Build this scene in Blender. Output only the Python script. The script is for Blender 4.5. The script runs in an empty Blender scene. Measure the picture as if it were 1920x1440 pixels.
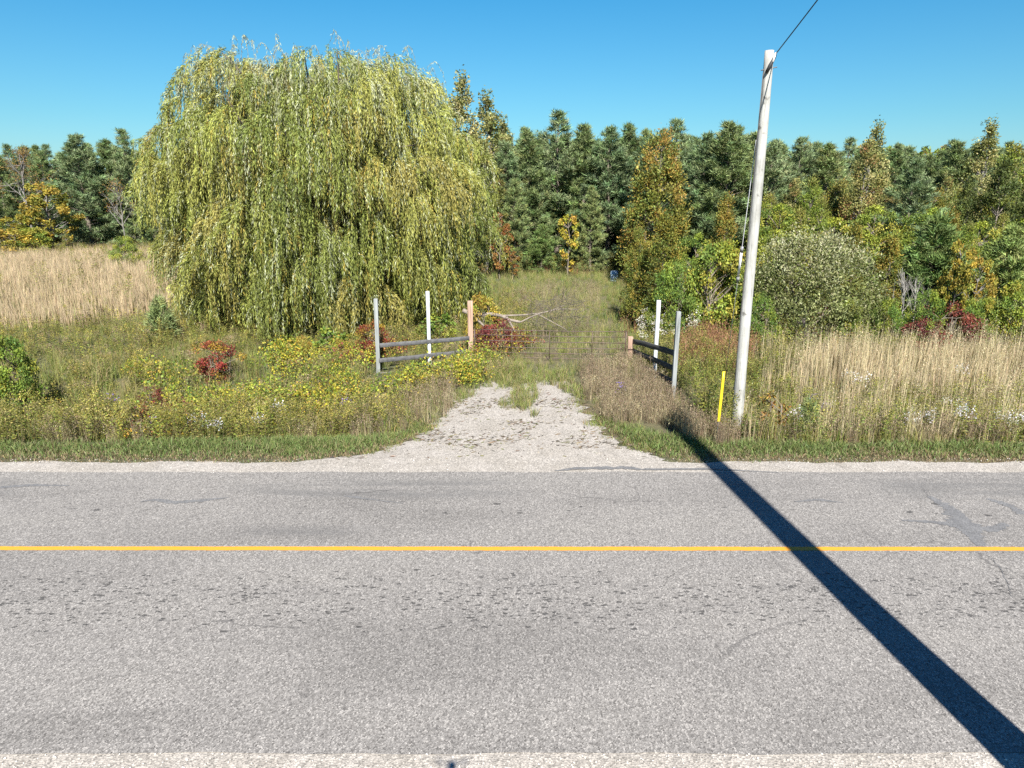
import bpy, math, random
import numpy as np
from math import radians, sin, cos, tan, pi

# ------------------------------------------------------------------ camera
F = 1297.0; P = radians(14.9); H = 5.0
sc = bpy.context.scene
col = sc.collection
cam = bpy.data.cameras.new("camera"); cam.sensor_width = 36; cam.lens = F/1920*36
cam.clip_start = 0.05; cam.clip_end = 5000
cam_o = bpy.data.objects.new("camera", cam); col.objects.link(cam_o)
cam_o.location = (0, 0, H); cam_o.rotation_euler = (pi/2 - P, 0, 0)
sc.camera = cam_o
# ------------------------------------------------------------------ light
SD = np.array([-0.104, 1.0, -0.952]); SD /= np.linalg.norm(SD)      # direction the sunlight travels
EL = math.asin(-SD[2])
w = bpy.data.worlds.new("World"); sc.world = w; w.use_nodes = True
nt = w.node_tree; nt.nodes.clear()
sky = nt.nodes.new('ShaderNodeTexSky'); sky.sky_type = 'NISHITA'; sky.sun_disc = False
sky.sun_elevation = EL; sky.sun_rotation = math.atan2(-SD[0], -SD[1])
sky.air_density = 1.0; sky.dust_density = 0.9; sky.ozone_density = 2.2; sky.altitude = 200
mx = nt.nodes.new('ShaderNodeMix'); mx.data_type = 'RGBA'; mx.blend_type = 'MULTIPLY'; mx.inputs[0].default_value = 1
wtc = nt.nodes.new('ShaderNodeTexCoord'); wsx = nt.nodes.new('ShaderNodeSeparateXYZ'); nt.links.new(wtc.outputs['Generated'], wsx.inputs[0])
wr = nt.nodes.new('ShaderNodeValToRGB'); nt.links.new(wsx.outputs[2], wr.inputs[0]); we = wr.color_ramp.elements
we[0].position = 0.03; we[0].color = (0.56, 0.82, 0.90, 1); we[1].position = 1.0; we[1].color = (0.12, 0.36, 0.84, 1)  # upper stops darken the unseen sky overhead to deepen the shadows
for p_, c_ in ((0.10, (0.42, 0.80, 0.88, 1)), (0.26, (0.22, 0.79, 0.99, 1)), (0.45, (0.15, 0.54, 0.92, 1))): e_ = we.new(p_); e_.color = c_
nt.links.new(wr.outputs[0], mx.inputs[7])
bg = nt.nodes.new('ShaderNodeBackground'); bg.inputs[1].default_value = 0.05
out = nt.nodes.new('ShaderNodeOutputWorld')
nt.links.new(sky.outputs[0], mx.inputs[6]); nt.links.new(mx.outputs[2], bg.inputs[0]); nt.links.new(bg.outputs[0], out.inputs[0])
sun = bpy.data.lights.new("sun", 'SUN'); sun.energy = 5.0; sun.angle = radians(0.53); sun.color = (1.0, 0.965, 0.91)
sun_o = bpy.data.objects.new("sun", sun); col.objects.link(sun_o)
import mathutils
sun_o.rotation_euler = mathutils.Vector(SD).to_track_quat('-Z', 'Y').to_euler(); sun_o.location = (10, -40, 40)
sc.view_settings.view_transform = 'Standard'; sc.view_settings.look = 'None'
sc.view_settings.exposure = 1.55; sc.view_settings.gamma = 1.0
sc.render.engine = 'CYCLES'
sc.cycles.max_bounces = 6; sc.cycles.diffuse_bounces = 1; sc.cycles.transmission_bounces = 4; sc.cycles.transparent_max_bounces = 4
sc.cycles.use_denoising = False

# ------------------------------------------------------------------ helpers
def at(px, py, z=0.0):
    """ground point seen at a pixel of the 1920x1440 photograph"""
    dx = px-960; dy = py-720
    t = (H-z)/(F*sin(P)+dy*cos(P))
    return dx*t, (F*cos(P)-dy*sin(P))*t
def xz(px, py, Y):
    """x and height of what is seen at a pixel at distance Y"""
    dx = px-960; dy = py-720
    t = Y/(F*cos(P)-dy*sin(P))
    return dx*t, H-(F*sin(P)+dy*cos(P))*t
def topix(x, y, z):
    zc = y*cos(P)-(z-H)*sin(P); yc = y*sin(P)+(z-H)*cos(P)
    return 960+F*x/zc, 720-F*yc/zc

def tag(o, label=None, cat=None, group=None, kind=None):
    if label: o['label'] = label
    if cat: o['category'] = cat
    if group: o['group'] = group
    if kind: o['kind'] = kind
    return o
def empty(name, loc, rz=0.0):
    o = bpy.data.objects.new(name, None); col.objects.link(o); o.location = loc; o.rotation_euler = (0, 0, rz)
    o.empty_display_size = 0.2
    return o
def copy_tree(root):
    r = root.copy(); col.objects.link(r)
    for k in ('label', 'group', 'category'):
        if k in r.keys() and k != 'category': del r[k]
    for ch in list(root.children):
        c = ch.copy(); col.objects.link(c); c.parent = r
        for g in list(ch.children):
            d = g.copy(); col.objects.link(d); d.parent = c
    return r

class Geo:
    """collects polygons of 3 or 4 corners with one colour per vertex"""
    def __init__(s): s.v = []; s.c = []; s.q = []; s.t = []; s.n = 0
    def add(s, v, c, q=None, t=None):
        v = np.asarray(v, np.float32).reshape(-1, 3)
        c = np.asarray(c, np.float32)
        if c.ndim == 1: c = np.tile(c, (len(v), 1))
        s.v.append(v); s.c.append(c[:, :3])
        if q is not None and len(q): s.q.append(np.asarray(q, np.int64).reshape(-1, 4)+s.n)
        if t is not None and len(t): s.t.append(np.asarray(t, np.int64).reshape(-1, 3)+s.n)
        s.n += len(v)
    def arrays(s):
        v = np.concatenate(s.v) if s.v else np.zeros((0, 3), np.float32)
        c = np.concatenate(s.c) if s.c else np.zeros((0, 3), np.float32)
        q = np.concatenate(s.q) if s.q else np.zeros((0, 4), np.int64)
        t = np.concatenate(s.t) if s.t else np.zeros((0, 3), np.int64)
        return v, c, q, t
    def mesh(s, name, mat, smooth=False):
        v, c, q, t = s.arrays()
        me = bpy.data.meshes.new(name)
        me.vertices.add(len(v)); me.vertices.foreach_set('co', v.ravel())
        nl = len(q)*4+len(t)*3
        me.loops.add(nl); me.loops.foreach_set('vertex_index', np.concatenate([q.ravel(), t.ravel()]).astype(np.int32))
        me.polygons.add(len(q)+len(t))
        ls = np.concatenate([np.arange(len(q))*4, len(q)*4+np.arange(len(t))*3]).astype(np.int32)
        me.polygons.foreach_set('loop_start', ls)
        try: me.polygons.foreach_set('loop_total', np.concatenate([np.full(len(q), 4), np.full(len(t), 3)]).astype(np.int32))
        except Exception: pass
        if smooth: me.polygons.foreach_set('use_smooth', np.ones(len(q)+len(t), bool))
        a = me.color_attributes.new('Col', 'FLOAT_COLOR', 'POINT')
        a.data.foreach_set('color', np.concatenate([c, np.ones((len(c), 1), np.float32)], 1).astype(np.float32).ravel())
        me.materials.append(mat); me.update(calc_edges=True)
        return me
    def build(s, name, mat, parent=None, smooth=False):
        o = bpy.data.objects.new(name, s.mesh(name, mat, smooth)); col.objects.link(o)
        if parent: o.parent = parent
        return o

def smooth(e0, e1, x):
    t = np.clip((x-e0)/(e1-e0), 0, 1); return t*t*(3-2*t)
def unit(a): return a/np.maximum(np.linalg.norm(a, axis=-1, keepdims=True), 1e-9)
def leaves(g, pos, d, L, W, c, rng, bend=0.15):
    """diamond leaves: pos (n,3), direction (n,3), length, width, colours (n,3)"""
    n = len(pos)
    if n == 0: return
    d = unit(d); r = rng.normal(size=(n, 3)); s = unit(np.cross(d, r)); u = np.cross(s, d)
    L = np.broadcast_to(L, (n,))[:, None]; W = np.broadcast_to(W, (n,))[:, None]
    m = pos+d*L*0.45+u*L*bend
    v = np.stack([pos, m+s*W/2, pos+d*L, m-s*W/2], 1).reshape(-1, 3)
    q = np.arange(n*4).reshape(n, 4)
    g.add(v, np.repeat(c, 4, 0), q=q)
def needles(g, pos, d, L, W, c, rng):
    n = len(pos)
    d = unit(d); s = unit(np.cross(d, rng.normal(size=(n, 3))))
    L = np.broadcast_to(L, (n,))[:, None]; W = np.broadcast_to(W, (n,))[:, None]
    v = np.stack([pos-s*W/2, pos+s*W/2, pos+d*L], 1).reshape(-1, 3)
    g.add(v, np.repeat(c, 3, 0), t=np.arange(n*3).reshape(n, 3))
def blades(g, x, y, z, h, wd, lean, c, rng, tipc=None):
    """bent two-segment grass blades"""
    n = len(x); a = rng.uniform(0, 2*pi, n); b = rng.uniform(0, 2*pi, n)
    base = np.stack([x, y, z], 1)
    ld = np.stack([np.cos(a), np.sin(a), np.zeros(n)], 1)*lean[:, None]*h[:, None]
    s = np.stack([np.cos(b), np.sin(b), np.zeros(n)], 1)*wd[:, None]/2
    up = np.zeros((n, 3)); up[:, 2] = h
    m = base+ld*0.3+up*0.55; t = base+ld+up*(1-0.3*lean[:, None])
    v = np.stack([base-s, base+s, m+s*0.8, m-s*0.8, t], 1).reshape(-1, 3)
    i = np.arange(n)[:, None]*5
    cc = np.repeat(c[:, None, :], 5, 1)
    if tipc is not None: cc[:, 4] = tipc; cc[:, 2:4] = (cc[:, 2:4]+tipc[:, None])/2
    g.add(v, cc.reshape(-1, 3), q=i+np.array([0, 1, 2, 3]), t=i+np.array([3, 2, 4]))
    return t
def tube(g, pts, rad, c, n=6, cap=True):
    pts = np.asarray(pts, float); rad = np.broadcast_to(rad, (len(pts),)); k = len(pts)
    d = unit(np.gradient(pts, axis=0)); ref = np.array([0.31, 0.95, 0.05]) if abs(d[0][2]) > 0.7 else np.array([0, 0, 1.0])
    a = unit(np.cross(d, ref)); b = np.cross(d, a)
    th = np.arange(n)/n*2*pi
    v = pts[:, None]+rad[:, None, None]*(np.cos(th)[None, :, None]*a[:, None]+np.sin(th)[None, :, None]*b[:, None])
    v = v.reshape(-1, 3)
    j = np.arange(n); j2 = (j+1) % n
    q = np.concatenate([np.stack([i*n+j, i*n+j2, (i+1)*n+j2, (i+1)*n+j], 1) for i in range(k-1)])
    t = []
    if cap:
        v = np.concatenate([v, pts[:1], pts[-1:]]); e0 = k*n; e1 = e0+1
        t = [(j2[i], j[i], e0) for i in range(n)]+[((k-1)*n+j[i], (k-1)*n+j2[i], e1) for i in range(n)]
    g.add(v, c, q=q, t=t)
def box(g, x0, x1, y0, y1, z0, z1, c, M=None, bev=0.0):
    v = np.array([[x, y, z] for z in (z0, z1) for y in (y0, y1) for x in (x0, x1)], float)
    q = [(0, 2, 3, 1), (4, 5, 7, 6), (0, 1, 5, 4), (2, 6, 7, 3), (0, 4, 6, 2), (1, 3, 7, 5)]
    if M is not None: v = v@np.array(M.to_3x3()).T+np.array(M.translation)
    g.add(v, c, q=q)
def pick(pal, n, rng, wts=None, jit=0.15):
    pal = np.array(pal, float); i = rng.choice(len(pal), n, p=None if wts is None else np.array(wts)/sum(wts))
    return pal[i]*np.exp(rng.normal(0, jit, (n, 1)))*np.exp(rng.normal(0, jit*0.35, (n, 3)))
def replicate(g, tmpl, x, y, z, s, rng, jit=0.12):
    """many turned and scaled copies of a small plant inside one mesh"""
    v, c, q, t = tmpl; n = len(x)
    if n == 0: return
    a = rng.uniform(0, 2*pi, n); ca = np.cos(a)[:, None]; sa = np.sin(a)[:, None]; s = s[:, None]
    X = (v[:, 0]*ca-v[:, 1]*sa)*s+x[:, None]; Y = (v[:, 0]*sa+v[:, 1]*ca)*s+y[:, None]; Z = v[:, 2]*s*rng.uniform(0.85, 1.15, (n, 1))+z[:, None]
    V = np.stack([X, Y, Z], 2).reshape(-1, 3)
    C = (c[None]*np.exp(rng.normal(0, jit, (n, 1, 1)))).reshape(-1, 3)
    off = np.arange(n)[:, None, None]*len(v)
    g.add(V, C, q=(q[None]+off).reshape(-1, 4) if len(q) else None, t=(t[None]+off).reshape(-1, 3) if len(t) else None)

# ------------------------------------------------------------------ materials
def newmat(name):
    m = bpy.data.materials.new(name); m.use_nodes = True; n = m.node_tree; n.nodes.clear()
    o = n.nodes.new('ShaderNodeOutputMaterial'); return m, n, o
def N(n, t, **kw):
    x = n.nodes.new(t)
    for k, v in kw.items(): setattr(x, k, v)
    return x
def ramp(n, fac, stops):
    r = n.nodes.new('ShaderNodeValToRGB'); n.links.new(fac, r.inputs[0]); e = r.color_ramp.elements
    while len(e) < len(stops): e.new(0.5)
    for i, (p, c) in enumerate(stops): e[i].position = p; e[i].color = (*c, 1) if len(c) == 3 else c
    return r.outputs[0]
def noise(n, vec, scale, detail=4, rough=0.6, dist=0):
    x = n.nodes.new('ShaderNodeTexNoise'); x.inputs['Scale'].default_value = scale; x.inputs['Detail'].default_value = detail
    x.inputs['Roughness'].default_value = rough; x.inputs['Distortion'].default_value = dist
    n.links.new(vec, x.inputs['Vector']); return x.outputs[0]
def mixc(n, fac, a, b, mode='MIX'):
    x = n.nodes.new('ShaderNodeMix'); x.data_type = 'RGBA'; x.blend_type = mode
    for s, v in ((x.inputs[0], fac), (x.inputs[6], a), (x.inputs[7], b)):
        if isinstance(v, (int, float)): s.default_value = v
        elif isinstance(v, tuple): s.default_value = (*v, 1)
        else: n.links.new(v, s)
    return x.outputs[2]
def math_(n, op, a, b=0.0, c=None, clamp=False):
    x = n.nodes.new('ShaderNodeMath'); x.operation = op; x.use_clamp = clamp
    for i, v in enumerate((a, b, c)):
        if v is None: continue
        if isinstance(v, (int, float)): x.inputs[i].default_value = v
        else: n.links.new(v, x.inputs[i])
    return x.outputs[0]
def leafmat(name, transl=0.35, rough=0.55, spec=0.35, vary=0.10, noise_scale=0.0):
    m, n, o = newmat(name)
    at_ = N(n, 'ShaderNodeAttribute', attribute_name='Col'); oi = N(n, 'ShaderNodeObjectInfo')
    hs = N(n, 'ShaderNodeHueSaturation')
    n.links.new(at_.outputs['Color'], hs.inputs['Color'])
    n.links.new(math_(n, 'MULTIPLY_ADD', oi.outputs['Random'], vary*2.5, 1-vary*1.25), hs.inputs['Value'])
    n.links.new(math_(n, 'MULTIPLY_ADD', oi.outputs['Random'], -0.03, 0.515), hs.inputs['Hue'])
    p = N(n, 'ShaderNodeBsdfPrincipled'); p.inputs['Roughness'].default_value = rough; p.inputs['Specular IOR Level'].default_value = spec
    t = N(n, 'ShaderNodeBsdfTranslucent'); mm = N(n, 'ShaderNodeMixShader'); mm.inputs[0].default_value = transl
    n.links.new(hs.outputs[0], p.inputs['Base Color'])
    tc = mixc(n, 1.0, hs.outputs[0], (1.15, 1.1, 0.6), 'MULTIPLY'); n.links.new(tc, t.inputs['Color'])
    n.links.new(p.outputs[0], mm.inputs[1]); n.links.new(t.outputs[0], mm.inputs[2]); n.links.new(mm.outputs[0], o.inputs[0])
    return m
LEAF = leafmat("leaf", 0.25, 0.6, 0.25); NEEDLE = leafmat("needle", 0.12, 0.6, 0.2, 0.15); STRAW = leafmat("straw", 0.3, 0.6, 0.3, 0)
def attrmat(name, rough=0.85, nscale=None, namp=0.4, stretch=(1, 1, 0.12)):
    m, n, o = newmat(name)
    a = N(n, 'ShaderNodeAttribute', attribute_name='Col'); p = N(n, 'ShaderNodeBsdfPrincipled'); p.inputs['Roughness'].default_value = rough
    c = a.outputs['Color']
    if nscale:
        tc = N(n, 'ShaderNodeTexCoord'); mp = N(n, 'ShaderNodeMapping'); mp.inputs['Scale'].default_value = stretch
        n.links.new(tc.outputs['Object'], mp.inputs['Vector'])
        f = noise(n, mp.outputs[0], nscale, 5, 0.65)
        k = ramp(n, f, [(0.3, (1-namp,)*3), (0.7, (1+namp*0.6,)*3)])
        c = mixc(n, 1.0, c, k, 'MULTIPLY')
        bp = N(n, 'ShaderNodeBump'); bp.inputs['Strength'].default_value = 0.5; bp.inputs['Distance'].default_value = 0.01
        n.links.new(f, bp.inputs['Height']); n.links.new(bp.outputs[0], p.inputs['Normal'])
    n.links.new(c, p.inputs['Base Color']); n.links.new(p.outputs[0], o.inputs[0])
    return m
BARK = attrmat("bark", 0.9, 6, 0.5); WOOD = attrmat("weathered_wood", 0.85, 14, 0.45, (1, 1, 0.07)); PLANK = attrmat("plank_wood", 0.85, 12, 0.5, (1, 0.15, 1))
PAINT = attrmat("old_paint", 0.6, 8, 0.15, (1, 1, 1)); METAL = attrmat("metal", 0.55)
STONE = attrmat("stone", 0.9)

# ------------------------------------------------------------------ ground
def hgt(x, y):
    x = np.asarray(x, float); y = np.asarray(y, float)
    d = -0.45*smooth(13.9, 15.6, y)*(1-smooth(17.5, 20.5, y))*smooth(1.8, 5.5, np.abs(x-0.9))
    z = d+0.06*np.sin(x*0.31+1)*np.cos(y*0.23)*smooth(16, 24, y)
    z = z-0.05*smooth(12.9, 13.9, y)*smooth(1.8, 4, np.abs(x-0.9))
    z = z+9.0*smooth(95, 190, y)*smooth(-30, 80, x)+2.0*smooth(100, 220, y)*(1-smooth(-30, 80, x))
    z = z+0.35*smooth(27, 46, y)*np.exp(-((x-3)/9.0)**2)
    return z-0.30*smooth(2.9, 0.5, y)
def grid(xs, ys): return np.meshgrid(np.array(xs), np.array(ys))
def sheet(name, xs, ys, mat, zoff=0.0, fn=hgt, kind='structure', parent=None):
    X, Y = grid(xs, ys); Z = fn(X, Y)+zoff
    g = Geo(); nx = len(xs); ny = len(ys)
    i = (np.arange(ny-1)[:, None]*nx+np.arange(nx-1)).ravel()
    g.add(np.stack([X.ravel(), Y.ravel(), Z.ravel()], 1), np.array([.2, .2, .2]), q=np.stack([i, i+1, i+nx+1, i+nx], 1))
    o = g.build(name, mat, parent, True)
    if kind: o['kind'] = kind
    return o
# soil with dead thatch, moss and litter
m, n, o = newmat("soil"); tc = N(n, 'ShaderNodeTexCoord'); v = tc.outputs['Object']
c1 = ramp(n, noise(n, v, 0.35, 6, 0.6), [(0.35, (0.045, 0.055, 0.02)), (0.5, (0.085, 0.085, 0.035)), (0.65, (0.13, 0.105, 0.055))])
c2 = ramp(n, noise(n, v, 14, 6, 0.7), [(0.3, (0.4, 0.4, 0.4)), (0.7, (1.35, 1.3, 1.2))])
p = N(n, 'ShaderNodeBsdfPrincipled'); p.inputs['Roughness'].default_value = 0.95
n.links.new(mixc(n, 1.0, c1, c2, 'MULTIPLY'), p.inputs['Base Color']); n.links.new(p.outputs[0], o.inputs[0])
bp = N(n, 'ShaderNodeBump'); bp.inputs['Distance'].default_value = 0.05; n.links.new(noise(n, v, 20, 5, 0.7), bp.inputs['Height']); n.links.new(bp.outputs[0], p.inputs['Normal'])
SOIL = m
xs = list(np.concatenate([-np.geomspace(1500, 26, 26), np.arange(-25, 25.1, 0.5), np.geomspace(26, 1500, 26)]))
ys = list(np.concatenate([[-400, -150, -60, -20, -8, 0, 0.5, 1, 1.5, 2, 2.5, 3.0, 12.0, 12.6], np.arange(12.9, 30, 0.35), np.geomspace(30.5, 60, 24), np.geomspace(64, 1500, 26)]))
sheet('ground', xs, ys, SOIL, -0.012)

# crushed pale limestone
def gravelmat(name, base, holes=0.0):
    m, n, o = newmat(name); tc = N(n, 'ShaderNodeTexCoord'); v = tc.outputs['Object']
    vo = N(n, 'ShaderNodeTexVoronoi'); vo.inputs['Scale'].default_value = 42; n.links.new(v, vo.inputs['Vector'])
    g1 = ramp(n, vo.outputs['Color'], [(0.1, (0.62,)*3), (0.9, (1.25,)*3)])
    g2 = ramp(n, noise(n, v, 1.3, 6, 0.65), [(0.3, (0.86, 0.84, 0.80)), (0.7, (1.08, 1.07, 1.06))])
    g3 = ramp(n, noise(n, v, 70, 3, 0.6), [(0.34, (0.55,)*3), (0.5, (1.0,)*3), (0.75, (1.15,)*3)])
    c = mixc(n, 1.0, mixc(n, 1.0, mixc(n, 1.0, base, g1, 'MULTIPLY'), g2, 'MULTIPLY'), g3, 'MULTIPLY')
    p = N(n, 'ShaderNodeBsdfPrincipled'); p.inputs['Roughness'].default_value = 0.95; p.inputs['Specular IOR Level'].default_value = 0.2
    n.links.new(c, p.inputs['Base Color'])
    bp = N(n, 'ShaderNodeBump'); bp.inputs['Distance'].default_value = 0.012; bp.inputs['Strength'].default_value = 0.6
    n.links.new(vo.outputs['Distance'], bp.inputs['Height']); n.links.new(bp.outputs[0], p.inputs['Normal']); n.links.new(p.outputs[0], o.inputs[0])
    return m
GRAVEL = gravelmat("limestone_gravel", (0.292, 0.270, 0.241))
rs = np.random.default_rng(4)
def wob(x, s, a): return a*(np.sin(x*1.7*s+.4)*.5+np.sin(x*4.3*s+1.3)*.3+np.sin(x*9.1*s+2.2)*.2)
def strip(name, y0, y1, mat, z, x0=-60, x1=60, e0=0.0, e1=0.0, step=0.25, kind='structure', ny=4, parent=None, col_=(.2, .2, .2)):
    X = np.arange(x0, x1+step/2, step); g = Geo(); nx = len(X); rows = []
    for j in range(ny):
        f = j/(ny-1); a = y0+wob(X, 1.0, e0); b = y1+wob(X+7, 1.3, e1)
        Y = a+(b-a)*f; rows.append(np.stack([X, Y, np.full(nx, z)], 1))
    i = (np.arange(ny-1)[:, None]*nx+np.arange(nx-1)).ravel()
    g.add(np.concatenate(rows), np.array(col_), q=np.stack([i, i+1, i+nx+1, i+nx], 1))
    o = g.build(name, mat, parent)
    if kind and not parent: o['kind'] = kind
    return o
YN, YF = 5.35, 12.26
strip('gravel_shoulder', 12.0, 12.80, GRAVEL, 0.004, e1=0.09)
o_ = strip('gravel_shoulder', 3.6, 5.6, GRAVEL, 0.004, e0=0.12)
# driveway fan, outlined on the ground
drv = [(560, 866), (640, 858), (700, 846), (760, 826), (800, 806), (822, 780), (850, 752), (872, 728), (905, 712), (950, 700), (1030, 700), (1066, 722), (1084, 752), (1108, 784), (1128, 806), (1160, 830), (1200, 848), (1260, 864)]
dw = np.array([at(*q) for q in drv])
def interp_edge(pts, Y):
    i = np.argsort(pts[:, 1]); return np.interp(Y, pts[i, 1], pts[i, 0])
L_ = dw[:9]; R_ = dw[10:]
def drive_l(Y): return interp_edge(L_, Y)
def drive_r(Y): return interp_edge(R_, Y)
g = Geo(); ysd = np.arange(12.7, 19.2, 0.08); nx = 40
rr = []
for Y in ysd:
    a = drive_l(Y)+wob(Y*2.1, 2, 0.22); b = drive_r(Y)+wob(Y*2.3+3, 2, 0.22)
    x = np.linspace(a, b, nx); rr.append(np.stack([x, np.full(nx, Y), hgt(x, Y)+0.006], 1))
i = (np.arange(len(ysd)-1)[:, None]*nx+np.arange(nx-1)).ravel()
g.add(np.concatenate(rr), np.array([.3, .3, .3]), q=np.stack([i, i+1, i+nx+1, i+nx], 1))
g.build('gravel_driveway', GRAVEL)['kind'] = 'structure'

# asphalt
m, n, o = newmat("asphalt"); tc = N(n, 'ShaderNodeTexCoord'); v = tc.outputs['Object']
sx = N(n, 'ShaderNodeSeparateXYZ'); n.links.new(v, sx.inputs[0])
vo = N(n, 'ShaderNodeTexVoronoi'); vo.inputs['Scale'].default_value = 66; n.links.new(v, vo.inputs['Vector'])
agg = ramp(n, vo.outputs['Color'], [(0.08, (0.42, 0.41, 0.40)), (0.35, (0.85, 0.84, 0.82)), (0.65, (1.09, 1.08, 1.06)), (0.9, (1.78, 1.76, 1.71))])
fine = ramp(n, noise(n, v, 110, 3, 0.7), [(0.33, (0.45,)*3), (0.47, (0.95,)*3), (0.68, (1.4,)*3)])
mp = N(n, 'ShaderNodeMapping'); mp.inputs['Scale'].default_value = (0.22, 1.0, 1); n.links.new(v, mp.inputs['Vector'])
big = ramp(n, noise(n, mp.outputs[0], 0.8, 5, 0.55, 0.4), [(0.32, (0.84,)*3), (0.5, (1.0,)*3), (0.7, (1.06, 1.06, 1.05))])
c = mixc(n, 1.0, mixc(n, 1.0, mixc(n, 1.0, (0.162, 0.153, 0.143), agg, 'MULTIPLY'), fine, 'MULTIPLY'), big, 'MULTIPLY')
# darker worn band along the far wheel track
mp2 = N(n, 'ShaderNodeMapping'); mp2.inputs['Scale'].default_value = (0.16, 1.2, 1); n.links.new(v, mp2.inputs['Vector'])
patchn = noise(n, mp2.outputs[0], 2.2, 4, 0.55, 0.3)
def xbox(x0, x1, s_):
    a = math_(n, 'MULTIPLY', math_(n, 'SUBTRACT', sx.outputs[0], x0), 1/s_, clamp=True); b = math_(n, 'MULTIPLY', math_(n, 'SUBTRACT', x1, sx.outputs[0]), 1/s_, clamp=True)
    return math_(n, 'MULTIPLY', a, b)
xm = math_(n, 'MAXIMUM', xbox(-5.4, .6, 1.4), math_(n, 'MAXIMUM', xbox(6.2, 15, .9), xbox(-14, -8.6, .6)))
xm2 = math_(n, 'MAXIMUM', xbox(-4.6, -1.8, .9), xbox(-30, -16, 1))
def band(y0, y1, s): 
    a = math_(n, 'MULTIPLY', math_(n, 'SUBTRACT', sx.outputs[1], y0), 1/s, clamp=True)
    b = math_(n, 'MULTIPLY', math_(n, 'SUBTRACT', y1, sx.outputs[1]), 1/s, clamp=True)
    return math_(n, 'MULTIPLY', a, b)
bm = math_(n, 'MULTIPLY', band(10.95, 12.0, 0.28), math_(n, 'MULTIPLY', xm, math_(n, 'MULTIPLY', math_(n, 'SUBTRACT', patchn, 0.34), 5.0, clamp=True)))
c = mixc(n, math_(n, 'MULTIPLY', bm, 0.5), c, (0.085, 0.083, 0.080))
bm2 = math_(n, 'MULTIPLY', band(9.5, 10.1, 0.25), math_(n, 'MULTIPLY', xm2, math_(n, 'MULTIPLY', math_(n, 'SUBTRACT', patchn, 0.34), 5.0, clamp=True)))
c = mixc(n, math_(n, 'MULTIPLY', bm2, 0.45), c, (0.09, 0.087, 0.084))
# pock marks where stones have popped out
mp3 = N(n, 'ShaderNodeMapping'); mp3.inputs['Scale'].default_value = (0.62, 1.15, 1); n.links.new(v, mp3.inputs['Vector'])
jn = N(n, 'ShaderNodeTexNoise'); jn.inputs['Scale'].default_value = 26; n.links.new(v, jn.inputs['Vector'])
vj = N(n, 'ShaderNodeVectorMath', operation='MULTIPLY_ADD'); n.links.new(jn.outputs['Color'], vj.inputs[0]); vj.inputs[1].default_value = (0.075, 0.06, 0); n.links.new(mp3.outputs[0], vj.inputs[2])
def pits(scale, thr, bandm, rad):
    vv = N(n, 'ShaderNodeTexVoronoi'); vv.inputs['Scale'].default_value = scale; n.links.new(vj.outputs[0], vv.inputs['Vector'])
    s = N(n, 'ShaderNodeSeparateColor'); n.links.new(vv.outputs['Color'], s.inputs[0])
    keep = math_(n, 'GREATER_THAN', math_(n, 'MULTIPLY_ADD', bandm, 1.0, s.outputs[0]), thr)
    rr_ = math_(n, 'MULTIPLY_ADD', s.outputs[1], rad, rad*0.35)
    inside = math_(n, 'MULTIPLY', math_(n, 'SUBTRACT', rr_, vv.outputs['Distance']), 14.0, clamp=True)
    return math_(n, 'MULTIPLY', keep, inside)
lown = noise(n, v, 0.9, 2, 0.5)
b1 = math_(n, 'MULTIPLY', band(7.15, 8.75, 0.5), math_(n, 'MULTIPLY_ADD', lown, 1.3, -0.1))
pA = pits(19.0, 1.04, b1, 0.40)
b2 = math_(n, 'MULTIPLY', band(10.2, 11.0, 0.1), 0.22)
pB = pits(8.0, 1.14, b2, 0.3)
pt = math_(n, 'MAXIMUM', pA, pB)
c = mixc(n, math_(n, 'MULTIPLY', pt, 0.72), c, (0.022, 0.021, 0.02))
# thin cracks
vc = N(n, 'ShaderNodeTexVoronoi', feature='DISTANCE_TO_EDGE'); vc.inputs['Scale'].default_value = 0.33
dn = N(n, 'ShaderNodeTexNoise'); dn.inputs['Scale'].default_value = 2.2; dn.inputs['Detail'].default_value = 6; n.links.new(v, dn.inputs['Vector'])
vm = N(n, 'ShaderNodeVectorMath', operation='MULTIPLY_ADD'); n.links.new(dn.outputs['Color'], vm.inputs[0]); vm.inputs[1].default_value = (0.5, 0.5, 0); n.links.new(v, vm.inputs[2]); n.links.new(vm.outputs[0], vc.inputs['Vector'])
ck = math_(n, 'MULTIPLY', math_(n, 'LESS_THAN', vc.outputs['Distance'], 0.0034), math_(n, 'MULTIPLY', math_(n, 'SUBTRACT', noise(n, v, 0.5, 3), 0.50), 9.0, clamp=True))
c = mixc(n, math_(n, 'MULTIPLY', ck, 0.5), c, (0.05, 0.047, 0.045))
p = N(n, 'ShaderNodeBsdfPrincipled'); p.inputs['Roughness'].default_value = 0.88; p.inputs['Specular IOR Level'].default_value = 0.3
n.links.new(c, p.inputs['Base Color'])
bp = N(n, 'ShaderNodeBump'); bp.inputs['Distance'].default_value = 0.006; bp.inputs['Strength'].default_value = 0.7
n.links.new(math_(n, 'SUBTRACT', vo.outputs['Distance'], pt), bp.inputs['Height']); n.links.new(bp.outputs[0], p.inputs['Normal']); n.links.new(p.outputs[0], o.inputs[0])
ASPH = m
road = strip('road', YN, YF, ASPH, 0.010, e0=0.02, e1=0.03, step=0.1, ny=6)
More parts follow.
